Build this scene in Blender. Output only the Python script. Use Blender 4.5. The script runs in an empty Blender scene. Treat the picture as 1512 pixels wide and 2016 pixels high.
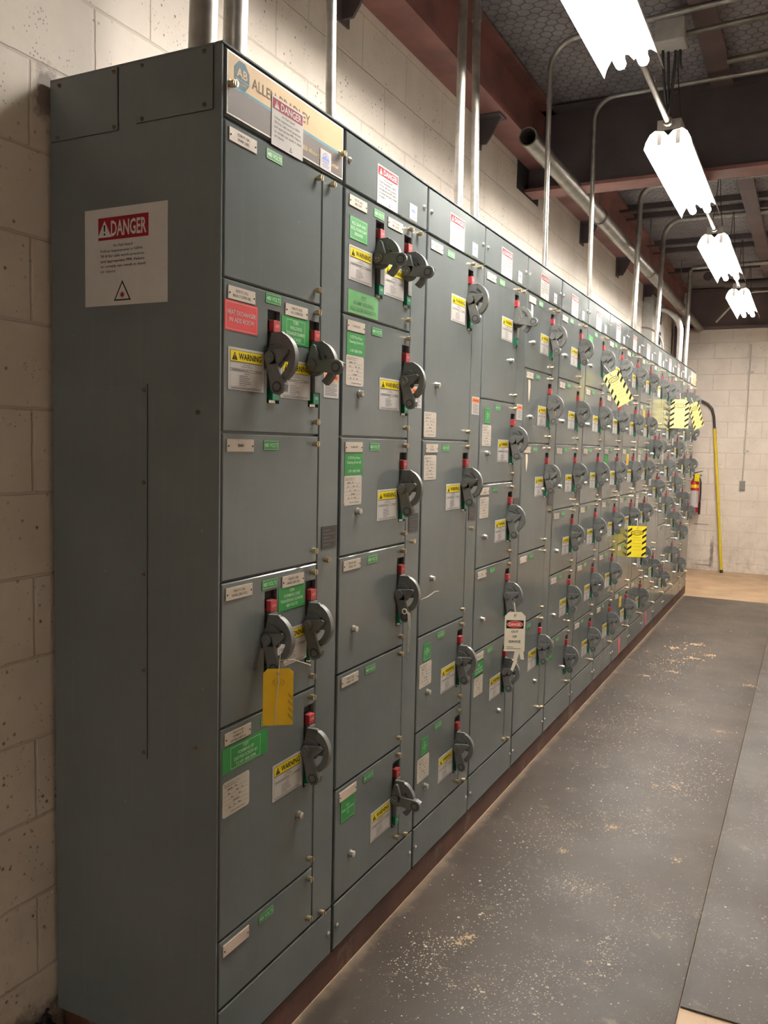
import bpy, bmesh, math, random
from mathutils import Vector, Matrix, noise
random.seed(4)
scene = bpy.context.scene
COL = scene.collection

# ------------------------------------------------------------------ camera, light, exposure
cam_d = bpy.data.cameras.new('camera'); cam = bpy.data.objects.new('camera', cam_d); COL.objects.link(cam)
R3 = Matrix(((0.893825, -0.05546, 0.444974), (0.44786, 0.060984, -0.892021), (0.022335, 0.996597, 0.079347)))
cam.matrix_world = Matrix.Translation((1.06456, -1.38540, 1.34799)) @ R3.to_4x4()
cam_d.sensor_fit = 'HORIZONTAL'; cam_d.sensor_width = 36; cam_d.lens = 39.9632; cam_d.clip_start = 0.02
scene.camera = cam
scene.view_settings.view_transform = 'Standard'; scene.view_settings.look = 'None'
scene.view_settings.gamma = 1; scene.view_settings.use_curve_mapping = False
scene.view_settings.exposure = 2.42
world = bpy.data.worlds.new('world'); scene.world = world; world.use_nodes = True
world.node_tree.nodes['Background'].inputs[0].default_value = (0.75, 0.8, 1.0, 1)
world.node_tree.nodes['Background'].inputs[1].default_value = 0.03
TUBE_STRENGTH = 26.0
TUBE_COLOR = (1.0, 0.94, 0.865)

# ------------------------------------------------------------------ materials
def nodes_of(name):
    m = bpy.data.materials.new(name); m.use_nodes = True
    nt = m.node_tree; return m, nt, nt.nodes['Principled BSDF']
def N(nt, t, **kw):
    n = nt.nodes.new(t)
    for k, v in kw.items(): setattr(n, k, v)
    return n
def L(nt, a, b): nt.links.new(a, b)
def objco(nt, scale=(1, 1, 1), loc=(0, 0, 0)):
    c = N(nt, 'ShaderNodeTexCoord'); mp = N(nt, 'ShaderNodeMapping')
    mp.inputs['Scale'].default_value = scale; mp.inputs['Location'].default_value = loc
    L(nt, c.outputs['Object'], mp.inputs['Vector']); return mp.outputs['Vector']
def geoco(nt, scale=(1, 1, 1)):
    c = N(nt, 'ShaderNodeNewGeometry'); mp = N(nt, 'ShaderNodeMapping')
    mp.inputs['Scale'].default_value = scale
    L(nt, c.outputs['Position'], mp.inputs['Vector']); return mp.outputs['Vector']
def noise_t(nt, vec, scale, detail=4, rough=.55):
    n = N(nt, 'ShaderNodeTexNoise'); n.inputs['Scale'].default_value = scale
    n.inputs['Detail'].default_value = detail; n.inputs['Roughness'].default_value = rough
    L(nt, vec, n.inputs['Vector']); return n.outputs['Fac']
def ramp(nt, fac, stops, interp='LINEAR'):
    r = N(nt, 'ShaderNodeValToRGB'); r.color_ramp.interpolation = interp
    el = r.color_ramp.elements
    while len(el) < len(stops): el.new(.5)
    for e, (p, c) in zip(el, stops):
        e.position = p; e.color = (c, c, c, 1) if not isinstance(c, tuple) else (*c, 1)
    L(nt, fac, r.inputs['Fac']); return r.outputs['Color']
def mix(nt, fac, a, b, mode='MIX'):
    m = N(nt, 'ShaderNodeMix', data_type='RGBA', blend_type=mode)
    for sock, v in ((m.inputs['Factor'], fac), (m.inputs['A'], a), (m.inputs['B'], b)):
        if isinstance(v, (int, float)): sock.default_value = v
        elif isinstance(v, tuple): sock.default_value = (*v, 1)
        else: L(nt, v, sock)
    return m.outputs['Result']
def math_n(nt, op, a, b=None, c=None):
    m = N(nt, 'ShaderNodeMath', operation=op)
    for i, v in enumerate((a, b, c)):
        if v is None: continue
        if isinstance(v, (int, float)): m.inputs[i].default_value = v
        else: L(nt, v, m.inputs[i])
    return m.outputs[0]
def bump(nt, h, bs, strength=.3, dist=.002):
    b = N(nt, 'ShaderNodeBump'); b.inputs['Strength'].default_value = strength; b.inputs['Distance'].default_value = dist
    L(nt, h, b.inputs['Height']); L(nt, b.outputs[0], bs.inputs['Normal'])
def simple(name, col, rough=.5, metal=0., var=.0, vscale=30., bumpy=0., spec=.5, coat=0.):
    m, nt, bs = nodes_of(name)
    v = geoco(nt)
    f = noise_t(nt, v, vscale)
    a = tuple(c*(1-var) for c in col); b = tuple(min(1, c*(1+var)) for c in col)
    c = ramp(nt, f, [(.3, a), (.7, b)])
    L(nt, c, bs.inputs['Base Color']); bs.inputs['Roughness'].default_value = rough; bs.inputs['Metallic'].default_value = metal
    bs.inputs['Specular IOR Level'].default_value = spec
    if coat: bs.inputs['Coat Weight'].default_value = coat; bs.inputs['Coat Roughness'].default_value = .12
    if bumpy: bump(nt, f, bs, bumpy)
    return m

def make_paint(name='grey_cabinet_paint', col=(.138, .159, .160)):
    m, nt, bs = nodes_of(name)
    v = geoco(nt)
    f = noise_t(nt, v, 3.0, 5)
    c = ramp(nt, f, [(.3, tuple(x*.93 for x in col)), (.7, tuple(x*1.07 for x in col))])
    # faint vertical streaks and small pale scratches of wear
    g = N(nt, 'ShaderNodeNewGeometry'); mp = N(nt, 'ShaderNodeMapping'); mp.inputs['Scale'].default_value = (30, 30, 1.2)
    L(nt, g.outputs['Position'], mp.inputs['Vector'])
    st = noise_t(nt, mp.outputs['Vector'], 2.0, 3)
    c = mix(nt, math_n(nt, 'MULTIPLY', ramp(nt, st, [(.55, 0.), (.8, 1.)]), .10), c, (.26, .25, .22))
    vs = N(nt, 'ShaderNodeTexVoronoi'); vs.inputs['Scale'].default_value = 14; L(nt, v, vs.inputs['Vector'])
    sp = ramp(nt, vs.outputs['Distance'], [(.0, 1.), (.045, 0.)])
    c = mix(nt, math_n(nt, 'MULTIPLY', sp, .35), c, (.45, .44, .40))
    L(nt, c, bs.inputs['Base Color'])
    r = ramp(nt, noise_t(nt, v, 6, 3), [(.3, .13), (.7, .17)])
    L(nt, r, bs.inputs['Roughness'])
    bs.inputs['Specular IOR Level'].default_value = .38
    h = noise_t(nt, v, 260, 2)
    h2 = noise_t(nt, v, 2.2, 2)
    hh = math_n(nt, 'ADD', math_n(nt, 'MULTIPLY', h, .04), math_n(nt, 'MULTIPLY', h2, 1.0))
    bump(nt, hh, bs, .10, .005)
    return m
PAINT = make_paint()
GAP_SHADE = simple('gap_shade', (.03, .033, .035), .6)  # dark colour painting the shade in gaps beside the side plates
BLACK = simple('black_recess_shade', (.008, .008, .009), .6)  # near-black that paints shade into slots, holes and grilles
HANDLE = simple('handle_casting', (.135, .142, .136), .42, 0, .12, 60, .05)
HANDLE_D = simple('handle_recess_shade', (.025, .027, .026), .5)  # darkened casting colour, paints shade into the handle's recesses
RED = simple('red_flag', (.36, .035, .038), .4, 0, .1)
REDL = simple('red_flag_mark', (.8, .3, .28), .5)
GREEN = simple('green_flag', (.012, .17, .09), .35)
CHROME = simple('chromed_steel', (.7, .68, .62), .22, 1.)
BRASS = simple('brass_screw', (.60, .49, .32), .36, .9, .25, 200)
STEELB = simple('steel_button', (.66, .64, .60), .28, .95)
WHITE = simple('white_sticker', (.50, .49, .48), .75, 0, .03, 30, 0, .12)
PAPERM = simple('aged_paper', (.50, .46, .40), .7, 0, .06, 30, 0, .25)
CARD = simple('engraved_card', (.52, .47, .40), .55, 0, .04, 30, 0, .3)
PALEPLATE = simple('blank_card', (.60, .50, .42), .5, 0, .05)
INK = simple('black_ink', (.025, .023, .022), .7, 0, 0, 30, 0, .15)
INKL = simple('grey_print', (.15, .14, .14), .7, 0, 0, 30, 0, .15)
DRED = simple('danger_red', (.26, .016, .028), .7, 0, 0, 30, 0, .15)
YEL = simple('warning_yellow', (.74, .60, .010), .55, 0, 0, 30, 0, .3)
LGRN = simple('label_green', (.022, .26, .055), .45, 0, .05)
LGRN2 = simple('pale_label_green', (.12, .36, .13), .5, 0, .06)
GTXT = simple('green_label_text', (.50, .66, .50), .5)
GDTXT = simple('dark_green_text', (.04, .15, .05), .5)
LRED = simple('label_red', (.62, .05, .055), .45)
ORNG = simple('label_orange', (.80, .22, .06), .5)
SALMON = simple('salmon_paper', (.58, .22, .12), .8, 0, 0, 30, 0, .15)
BLUE = simple('blue_print', (.08, .13, .55), .5)
CREAM = simple('cream_nameplate', (.47, .335, .165), .6, 0, .08, 9, 0, .25)
TAUPE = simple('taupe_nameplate', (.115, .095, .085), .6, 0, 0, 30, 0, .25)
CYAN = simple('blue_nameplate_stripe', (.10, .24, .30), .65, 0, 0, 30, 0, .2)
LOGOB = simple('teal_octagon', (.05, .13, .17), .65, 0, 0, 30, 0, .2)
NAMET = simple('olive_lettering', (.10, .07, .03), .7, 0, 0, 30, 0, .2)
TAGY = simple('yellow_tag_card', (.78, .50, .015), .5, 0, .05, 20)
TAGY2 = simple('bright_yellow_tag', (.90, .75, .03), .45, 0, .04)
TAGPALE = simple('pale_yellow_tag', (.85, .77, .30), .45, 0, .04)
TAGW = simple('cream_tag_card', (.74, .68, .55), .5, 0, .03)
STRING = simple('tag_string', (.75, .70, .60), .8)
PINK = simple('pink_tape', (.80, .12, .16), .5)
GALV = simple('galvanised_conduit', (.42, .41, .38), .40, .85, .2, 25, .03)
GALVD = simple('dull_steel_pipe', (.24, .22, .19), .42, .8, .25, 12)
DUCT = simple('grey_duct_metal', (.40, .39, .37), .5, .1, .1)
OXIDE = simple('red_oxide_steel', (.24, .10, .085), .55, 0, .30, 5, .1)
BROWNST = simple('dark_brown_steel', (.085, .068, .072), .6, 0, .25, 4, .1)
BROWNLT = simple('purple_brown_steel', (.12, .08, .075), .6, 0, .2, 4, .1)
ENAMEL = simple('white_enamel', (.85, .83, .80), .3)
BALLAST = simple('ballast_housing', (.35, .32, .29), .5)
EXTRED = simple('extinguisher_red', (.50, .02, .03), .25, 0, .03)
HOSE = simple('black_rubber', (.015, .013, .014), .45)
HOOKM = simple('dark_hook_steel', (.05, .035, .035), .4, .2)
POLEY = simple('yellow_fibreglass', (.62, .47, .02), .35, 0, .1, 12)
BOXM = simple('grey_switch_cover', (.28, .26, .24), .4, .7)
CRUMB = simple('pale_crumbs', (.66, .58, .46), .7, 0, .2, 60)
CLUMP = simple('tan_dust_clump', (.46, .33, .20), .9, 0, .25, 90)
GRIME = simple('black_grime', (.012, .011, .010), .8, 0, .3, 80)

def emission(name, col, s):
    m = bpy.data.materials.new(name); m.use_nodes = True; nt = m.node_tree
    nt.nodes.remove(nt.nodes['Principled BSDF'])
    e = N(nt, 'ShaderNodeEmission'); e.inputs[0].default_value = (*col, 1); e.inputs[1].default_value = s
    L(nt, e.outputs[0], nt.nodes['Material Output'].inputs[0]); return m
TUBE = emission('fluorescent_tube_light', TUBE_COLOR, TUBE_STRENGTH)

def block_wall(name, ax, y0, z0, stains=()):
    """painted concrete block; ax = horizontal axis index ('x' or 'y')"""
    m, nt, bs = nodes_of(name)
    g = N(nt, 'ShaderNodeNewGeometry'); s = N(nt, 'ShaderNodeSeparateXYZ'); L(nt, g.outputs['Position'], s.inputs[0])
    cb = N(nt, 'ShaderNodeCombineXYZ')
    L(nt, math_n(nt, 'ADD', s.outputs[ax], 37.2+y0), cb.inputs[0]); L(nt, math_n(nt, 'ADD', s.outputs['Z'], 3.72+z0), cb.inputs[1])
    P = g.outputs['Position']
    wob = N(nt, 'ShaderNodeVectorMath', operation='SCALE')
    nz = N(nt, 'ShaderNodeTexNoise'); nz.inputs['Scale'].default_value = 25; L(nt, P, nz.inputs['Vector'])
    L(nt, nz.outputs['Color'], wob.inputs[0]); wob.inputs['Scale'].default_value = .005
    ad = N(nt, 'ShaderNodeVectorMath', operation='ADD'); L(nt, cb.outputs[0], ad.inputs[0]); L(nt, wob.outputs[0], ad.inputs[1])
    br = N(nt, 'ShaderNodeTexBrick'); L(nt, ad.outputs[0], br.inputs['Vector'])
    br.offset = .5; br.offset_frequency = 2; br.squash = 1
    br.inputs['Scale'].default_value = 1; br.inputs['Mortar Size'].default_value = .0045; br.inputs['Mortar Smooth'].default_value = .6
    br.inputs['Brick Width'].default_value = .372; br.inputs['Row Height'].default_value = .186
    base = ramp(nt, noise_t(nt, P, 5, 5), [(.25, (.60, .535, .465)), (.75, (.72, .655, .58))])
    base = mix(nt, math_n(nt, 'MULTIPLY', br.outputs['Fac'], .35), base, (.36, .30, .24))
    # pores
    vo = N(nt, 'ShaderNodeTexVoronoi'); vo.inputs['Scale'].default_value = 42; L(nt, P, vo.inputs['Vector'])
    pm = noise_t(nt, P, 9, 3)
    pit = math_n(nt, 'MULTIPLY', ramp(nt, vo.outputs['Distance'], [(.10, 1.), (.20, 0.)]), ramp(nt, pm, [(.50, 0.), (.60, 1.)]))
    vo2 = N(nt, 'ShaderNodeTexVoronoi'); vo2.inputs['Scale'].default_value = 95; L(nt, P, vo2.inputs['Vector'])
    pit2 = math_n(nt, 'MULTIPLY', ramp(nt, vo2.outputs['Distance'], [(.12, 1.), (.25, 0.)]), ramp(nt, noise_t(nt, P, 14, 3), [(.52, 0.), (.62, 1.)]))
    pits = math_n(nt, 'MAXIMUM', pit, math_n(nt, 'MULTIPLY', pit2, .7))
    base = mix(nt, math_n(nt, 'MULTIPLY', pits, .85), base, (.10, .075, .05))
    # grime low on the wall
    low = ramp(nt, math_n(nt, 'ADD', s.outputs['Z'], math_n(nt, 'MULTIPLY', noise_t(nt, P, 4, 5), .6)), [(.10, 1.), (.75, 0.)])
    dn = ramp(nt, noise_t(nt, P, 7, 6, .7), [(.45, 0.), (.68, 1.)])
    base = mix(nt, math_n(nt, 'MULTIPLY', math_n(nt, 'MULTIPLY', low, dn), .6), base, (.17, .12, .075))
    for cx, cz, wx, wz in stains:
        ax_ = math_n(nt, 'ABSOLUTE', math_n(nt, 'DIVIDE', math_n(nt, 'SUBTRACT', s.outputs[ax], cx), wx))
        az_ = math_n(nt, 'ABSOLUTE', math_n(nt, 'DIVIDE', math_n(nt, 'SUBTRACT', s.outputs['Z'], cz), wz))
        dd = math_n(nt, 'ADD', math_n(nt, 'MAXIMUM', ax_, az_), math_n(nt, 'MULTIPLY', noise_t(nt, P, 22, 5, .7), 1.4))
        base = mix(nt, math_n(nt, 'MULTIPLY', ramp(nt, math_n(nt, 'MULTIPLY', dd, .5), [(.50, 1.), (.70, 0.)]), .75), base, (.11, .075, .07))
    L(nt, base, bs.inputs['Base Color']); bs.inputs['Roughness'].default_value = .62
    h = math_n(nt, 'SUBTRACT', math_n(nt, 'MULTIPLY', noise_t(nt, P, 60, 3), .15), math_n(nt, 'ADD', br.outputs['Fac'], math_n(nt, 'MULTIPLY', pits, .6)))
    bump(nt, h, bs, .6, .004)
    return m
WALLY = block_wall('painted_block_left', 'Y', -.145, -.109, [(-.12, -.03, .30, .10), (.0, 2.1, .06, .10)])
WALLX = block_wall('painted_block_end', 'X', .03, -.03, [(.05, .12, .035, .30), (-.08, .47, .16, .012), (-.05, -.02, .14, .012)])

def mat_material():
    m, nt, bs = nodes_of('grey_rubber_matting')
    g = N(nt, 'ShaderNodeNewGeometry'); P = g.outputs['Position']
    base = ramp(nt, noise_t(nt, P, 1.6, 6, .6), [(.3, (.038, .029, .022)), (.7, (.082, .062, .047))])
    s = N(nt, 'ShaderNodeSeparateXYZ'); L(nt, P, s.inputs[0])
    # diamond ribbing
    a = math_n(nt, 'SINE', math_n(nt, 'MULTIPLY', math_n(nt, 'ADD', s.outputs['X'], s.outputs['Y']), 1250.))
    b = math_n(nt, 'SINE', math_n(nt, 'MULTIPLY', math_n(nt, 'SUBTRACT', s.outputs['X'], s.outputs['Y']), 1250.))
    rib = math_n(nt, 'MULTIPLY', a, b)
    # pale dusty scatter, in patches
    patch = ramp(nt, noise_t(nt, P, 2.3, 5, .65), [(.50, 0.), (.66, 1.)])
    vo = N(nt, 'ShaderNodeTexVoronoi'); vo.inputs['Scale'].default_value = 230; L(nt, P, vo.inputs['Vector'])
    sep = N(nt, 'ShaderNodeSeparateColor'); L(nt, vo.outputs['Color'], sep.inputs[0])
    pick = ramp(nt, sep.outputs[0], [(.80, 0.), (.81, 1.)], 'CONSTANT')
    dot = math_n(nt, 'MULTIPLY', ramp(nt, vo.outputs['Distance'], [(.22, 1.), (.34, 0.)]), pick)
    base = mix(nt, math_n(nt, 'MULTIPLY', math_n(nt, 'MULTIPLY', dot, patch), .8), base, (.45, .40, .33))
    dust = ramp(nt, noise_t(nt, P, 11, 6, .7), [(.60, 0.), (.75, 1.)])
    base = mix(nt, math_n(nt, 'MULTIPLY', dust, .38), base, (.40, .33, .24))
    edge = ramp(nt, math_n(nt, 'ADD', s.outputs['X'], math_n(nt, 'MULTIPLY', noise_t(nt, P, 18, 4), .06)), [(.030, 1.), (.062, 0.)])
    base = mix(nt, math_n(nt, 'MULTIPLY', edge, .6), base, (.30, .22, .15))
    L(nt, base, bs.inputs['Base Color'])
    L(nt, ramp(nt, noise_t(nt, P, 3, 4), [(.3, .40), (.7, .56)]), bs.inputs['Roughness'])
    bump(nt, math_n(nt, 'ADD', math_n(nt, 'MULTIPLY', rib, .12), noise_t(nt, P, 4, 4)), bs, .35, .004)
    return m
MAT = mat_material()
CONC = simple('tan_concrete', (.40, .275, .165), .55, 0, .22, 4, .05)

def sill_material():
    m, nt, bs = nodes_of('rusty_base_steel')
    g = N(nt, 'ShaderNodeNewGeometry'); P = g.outputs['Position']
    base = ramp(nt, noise_t(nt, P, 7, 6, .65), [(.3, (.055, .022, .016)), (.7, (.125, .052, .036))])
    d = ramp(nt, noise_t(nt, P, 3.1, 6, .7), [(.56, 0.), (.66, 1.)])
    base = mix(nt, math_n(nt, 'MULTIPLY', d, .7), base, (.27, .215, .165))
    L(nt, base, bs.inputs['Base Color']); bs.inputs['Roughness'].default_value = .55
    bump(nt, noise_t(nt, P, 50, 4), bs, .3, .002)
    return m
SILL = sill_material()

def ceiling_material():
    m, nt, bs = nodes_of('insulation_behind_wire_mesh')
    g = N(nt, 'ShaderNodeNewGeometry'); P = g.outputs['Position']
    nz = N(nt, 'ShaderNodeTexNoise'); nz.inputs['Scale'].default_value = 6; L(nt, P, nz.inputs['Vector'])
    w = N(nt, 'ShaderNodeVectorMath', operation='SCALE'); L(nt, nz.outputs['Color'], w.inputs[0]); w.inputs['Scale'].default_value = .05
    ad = N(nt, 'ShaderNodeVectorMath', operation='ADD'); L(nt, P, ad.inputs[0]); L(nt, w.outputs[0], ad.inputs[1])
    s = N(nt, 'ShaderNodeSeparateXYZ'); L(nt, ad.outputs[0], s.inputs[0])
    a = .055; bq = a*math.sqrt(3)
    def cell(off):
        x = math_n(nt, 'ADD', s.outputs['X'], 20+off*a); y = math_n(nt, 'ADD', s.outputs['Y'], 20+off*bq)
        dx = math_n(nt, 'SUBTRACT', math_n(nt, 'MODULO', x, a), a/2); dy = math_n(nt, 'SUBTRACT', math_n(nt, 'MODULO', y, bq), bq/2)
        return dx, dy
    def hexd(dx, dy):
        ax = math_n(nt, 'ABSOLUTE', dx); ay = math_n(nt, 'ABSOLUTE', dy)
        return math_n(nt, 'MAXIMUM', ax, math_n(nt, 'ADD', math_n(nt, 'MULTIPLY', ax, .5), math_n(nt, 'MULTIPLY', ay, math.sqrt(3)/2)))
    h = math_n(nt, 'MINIMUM', hexd(*cell(0)), hexd(*cell(.5)))
    wire = ramp(nt, math_n(nt, 'DIVIDE', h, a/2), [(.86, 0.), (.93, 1.)])
    base = ramp(nt, noise_t(nt, P, 9, 5), [(.3, (.20, .185, .20)), (.7, (.30, .28, .295))])  # insulation grey with a purple tint painting in lens flare haze
    base = mix(nt, math_n(nt, 'MULTIPLY', wire, .5), base, (.055, .05, .055))
    L(nt, base, bs.inputs['Base Color']); bs.inputs['Roughness'].default_value = .8
    bump(nt, math_n(nt, 'ADD', noise_t(nt, P, 30, 4), math_n(nt, 'MULTIPLY', wire, -.6)), bs, .7, .01)
    return m
CEIL = ceiling_material()

# ------------------------------------------------------------------ mesh helpers
def new_obj(name, bm, mats, parent=None, smooth=False, loc=None, me=None):
    if me is None:
        me = bpy.data.meshes.new(name); bm.normal_update(); bm.to_mesh(me); bm.free()
        for mt in (mats if isinstance(mats, (list, tuple)) else [mats]): me.materials.append(mt)
        if smooth:
            for p in me.polygons: p.use_smooth = True
            if smooth != 'all':
                try: me.set_sharp_from_angle(angle=math.radians(smooth if smooth is not True else 35))
                except Exception: pass
    o = bpy.data.objects.new(name, me); COL.objects.link(o)
    if parent: o.parent = parent
    if loc is not None: o.location = loc
    return o
def empty(name, loc=(0, 0, 0)):
    o = bpy.data.objects.new(name, None); COL.objects.link(o); o.location = loc; o.empty_display_size = .05; return o
def tag(o, label=None, cat=None, group=None, kind=None):
    if label: o['label'] = label
    if cat: o['category'] = cat
    if group: o['group'] = group
    if kind: o['kind'] = kind
    return o
def box(bm, x0, x1, y0, y1, z0, z1, mi=0, bev=0):
    vs = [bm.verts.new(p) for p in ((x0,y0,z0),(x1,y0,z0),(x1,y1,z0),(x0,y1,z0),(x0,y0,z1),(x1,y0,z1),(x1,y1,z1),(x0,y1,z1))]
    fs = [bm.faces.new([vs[i] for i in f]) for f in ((3,2,1,0),(4,5,6,7),(0,1,5,4),(1,2,6,5),(2,3,7,6),(3,0,4,7))]
    for f in fs: f.material_index = mi
    if bev:
        es = set(e for f in fs for e in f.edges)
        r = bmesh.ops.bevel(bm, geom=list(es), offset=bev, segments=2, affect='EDGES', profile=.5)
        for f in r['faces']: f.material_index = mi
    return vs
def sbox(bm, x0, x1, ya, yb, z0, z1, mi=0):
    """box whose two y ends lean: ya, yb are functions of z"""
    vs = [bm.verts.new(p) for p in ((x0,ya(z0),z0),(x1,ya(z0),z0),(x1,yb(z0),z0),(x0,yb(z0),z0),(x0,ya(z1),z1),(x1,ya(z1),z1),(x1,yb(z1),z1),(x0,yb(z1),z1))]
    for f in ((3,2,1,0),(4,5,6,7),(0,1,5,4),(1,2,6,5),(2,3,7,6),(3,0,4,7)):
        bm.faces.new([vs[i] for i in f]).material_index = mi
def cyl(bm, a, b, r, seg=16, mi=0, r2=None, caps=True):
    a = Vector(a); b = Vector(b); d = b-a; r2 = r if r2 is None else r2
    q = d.to_track_quat('Z', 'Y')
    A = [bm.verts.new(a+q@Vector((r*math.cos(2*math.pi*i/seg), r*math.sin(2*math.pi*i/seg), 0))) for i in range(seg)]
    B = [bm.verts.new(b+q@Vector((r2*math.cos(2*math.pi*i/seg), r2*math.sin(2*math.pi*i/seg), 0))) for i in range(seg)]
    for i in range(seg):
        j = (i+1) % seg; bm.faces.new((A[i], A[j], B[j], B[i])).material_index = mi
    if caps:
        bm.faces.new(A[::-1]).material_index = mi; bm.faces.new(B).material_index = mi
def tube(bm, pts, r, seg=14, mi=0, caps=True):
    pts = [Vector(p) for p in pts]; rings = []
    up = None
    for i, p in enumerate(pts):
        t = (pts[min(i+1, len(pts)-1)]-pts[max(i-1, 0)]).normalized()
        if up is None: up = t.orthogonal().normalized()
        up = (up-t*up.dot(t)).normalized(); s = t.cross(up)
        rr = r[i] if isinstance(r, (list, tuple)) else r
        rings.append([bm.verts.new(p+(up*math.cos(2*math.pi*k/seg)+s*math.sin(2*math.pi*k/seg))*rr) for k in range(seg)])
    for A, B in zip(rings, rings[1:]):
        for k in range(seg):
            j = (k+1) % seg; f = bm.faces.new((A[k], A[j], B[j], B[k])); f.material_index = mi
    if caps:
        bm.faces.new(rings[0][::-1]).material_index = mi; bm.faces.new(rings[-1]).material_index = mi
def arc(c, u, v, r, a0, a1, n=8):
    c = Vector(c); u = Vector(u); v = Vector(v)
    return [c+u*r*math.cos(math.radians(a0+(a1-a0)*i/n))+v*r*math.sin(math.radians(a0+(a1-a0)*i/n)) for i in range(n+1)]
def prism(bm, poly, y0, y1, mi=0, bev=0):
    """poly in (x,z), extruded along y"""
    area = sum(poly[i][0]*poly[(i+1) % len(poly)][1]-poly[(i+1) % len(poly)][0]*poly[i][1] for i in range(len(poly)))
    if area < 0: poly = poly[::-1]
    A = [bm.verts.new((x, y0, z)) for x, z in poly]; B = [bm.verts.new((x, y1, z)) for x, z in poly]
    fa = bm.faces.new(A); fb = bm.faces.new(B[::-1]); n = len(poly)
    fs = [fa, fb]+[bm.faces.new((A[(i+1) % n], A[i], B[i], B[(i+1) % n])) for i in range(n)]
    for f in fs: f.material_index = mi
    if bev:
        r = bmesh.ops.bevel(bm, geom=list(fa.edges), offset=bev, segments=2, affect='EDGES', profile=.5, clamp_overlap=True)
        for f in r['faces']: f.material_index = mi

# text -> cached vertices/polys
_tc = {}
def text_data(s, bold=False):
    key = (s, bold)
    if key not in _tc:
        cu = bpy.data.curves.new('t', 'FONT'); cu.body = s; cu.size = 1; cu.resolution_u = 2
        cu.offset = .022 if bold else .009
        o = bpy.data.objects.new('t', cu); COL.objects.link(o)
        dg = bpy.context.evaluated_depsgraph_get(); me = bpy.data.meshes.new_from_object(o.evaluated_get(dg))
        v = [tuple(x.co) for x in me.vertices]; f = [tuple(p.vertices) for p in me.polygons]
        bpy.data.objects.remove(o); bpy.data.curves.remove(cu); bpy.data.meshes.remove(me)
        xs = [p[0] for p in v] or [0, 1]; ys = [p[1] for p in v] or [0, 1]
        _tc[key] = (v, f, min(xs), max(xs), min(ys), max(ys))
    return _tc[key]
def text(bm, s, cy, cz, w=None, h=None, mi=1, x=.0012, bold=False, align='C', maxw=None):
    """text in the YZ plane at x, cap height h, optionally stretched to width w"""
    v, f, x0, x1, y0, y1 = text_data(s, bold)
    if not v: return
    sh = h/.70; sw = sh if w is None else w/(x1-x0)
    if maxw and (x1-x0)*sw > maxw: sw = maxw/(x1-x0)
    W = (x1-x0)*sw
    ox = cy-W/2 if align == 'C' else cy
    vs = [bm.verts.new((x, ox+(a-x0)*sw, cz+(b-.35)*sh)) for a, b, _ in v]
    for p in f:
        try:
            q = bm.faces.new([vs[i] for i in p]); q.normal_update()
            if q.normal.x < 0: q.normal_flip()
            q.material_index = mi
        except ValueError: pass
def rect(bm, y0, y1, z0, z1, mi, x=.0009):
    vs = [bm.verts.new((x, a, b)) for a, b in ((y0, z0), (y1, z0), (y1, z1), (y0, z1))]
    bm.faces.new(vs).material_index = mi
def frame(bm, y0, y1, z0, z1, t, mi, x=.001):
    rect(bm, y0, y1, z0, z0+t, mi, x); rect(bm, y0, y1, z1-t, z1, mi, x); rect(bm, y0, y0+t, z0+t, z1-t, mi, x); rect(bm, y1-t, y1, z0+t, z1-t, mi, x)
def poly2(bm, pts, mi, x=.001):
    a = sum(pts[i][0]*pts[(i+1) % len(pts)][1]-pts[(i+1) % len(pts)][0]*pts[i][1] for i in range(len(pts)))
    if a < 0: pts = pts[::-1]
    bm.faces.new([bm.verts.new((x, p, q)) for p, q in pts]).material_index = mi
def tri_sign(bm, cy, cz, s, mi, mi2, x=.0011):
    poly2(bm, [(cy-s*.55, cz-s*.5), (cy+s*.55, cz-s*.5), (cy, cz+s*.5)], mi, x)
    poly2(bm, [(cy-s*.05, cz-s*.15), (cy+s*.05, cz-s*.15), (cy+s*.07, cz+s*.22), (cy-s*.07, cz+s*.22)], mi2, x+.0002)
    poly2(bm, [(cy-s*.06, cz-s*.38), (cy+s*.06, cz-s*.38), (cy+s*.06, cz-s*.25), (cy-s*.06, cz-s*.25)], mi2, x+.0002)

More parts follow.
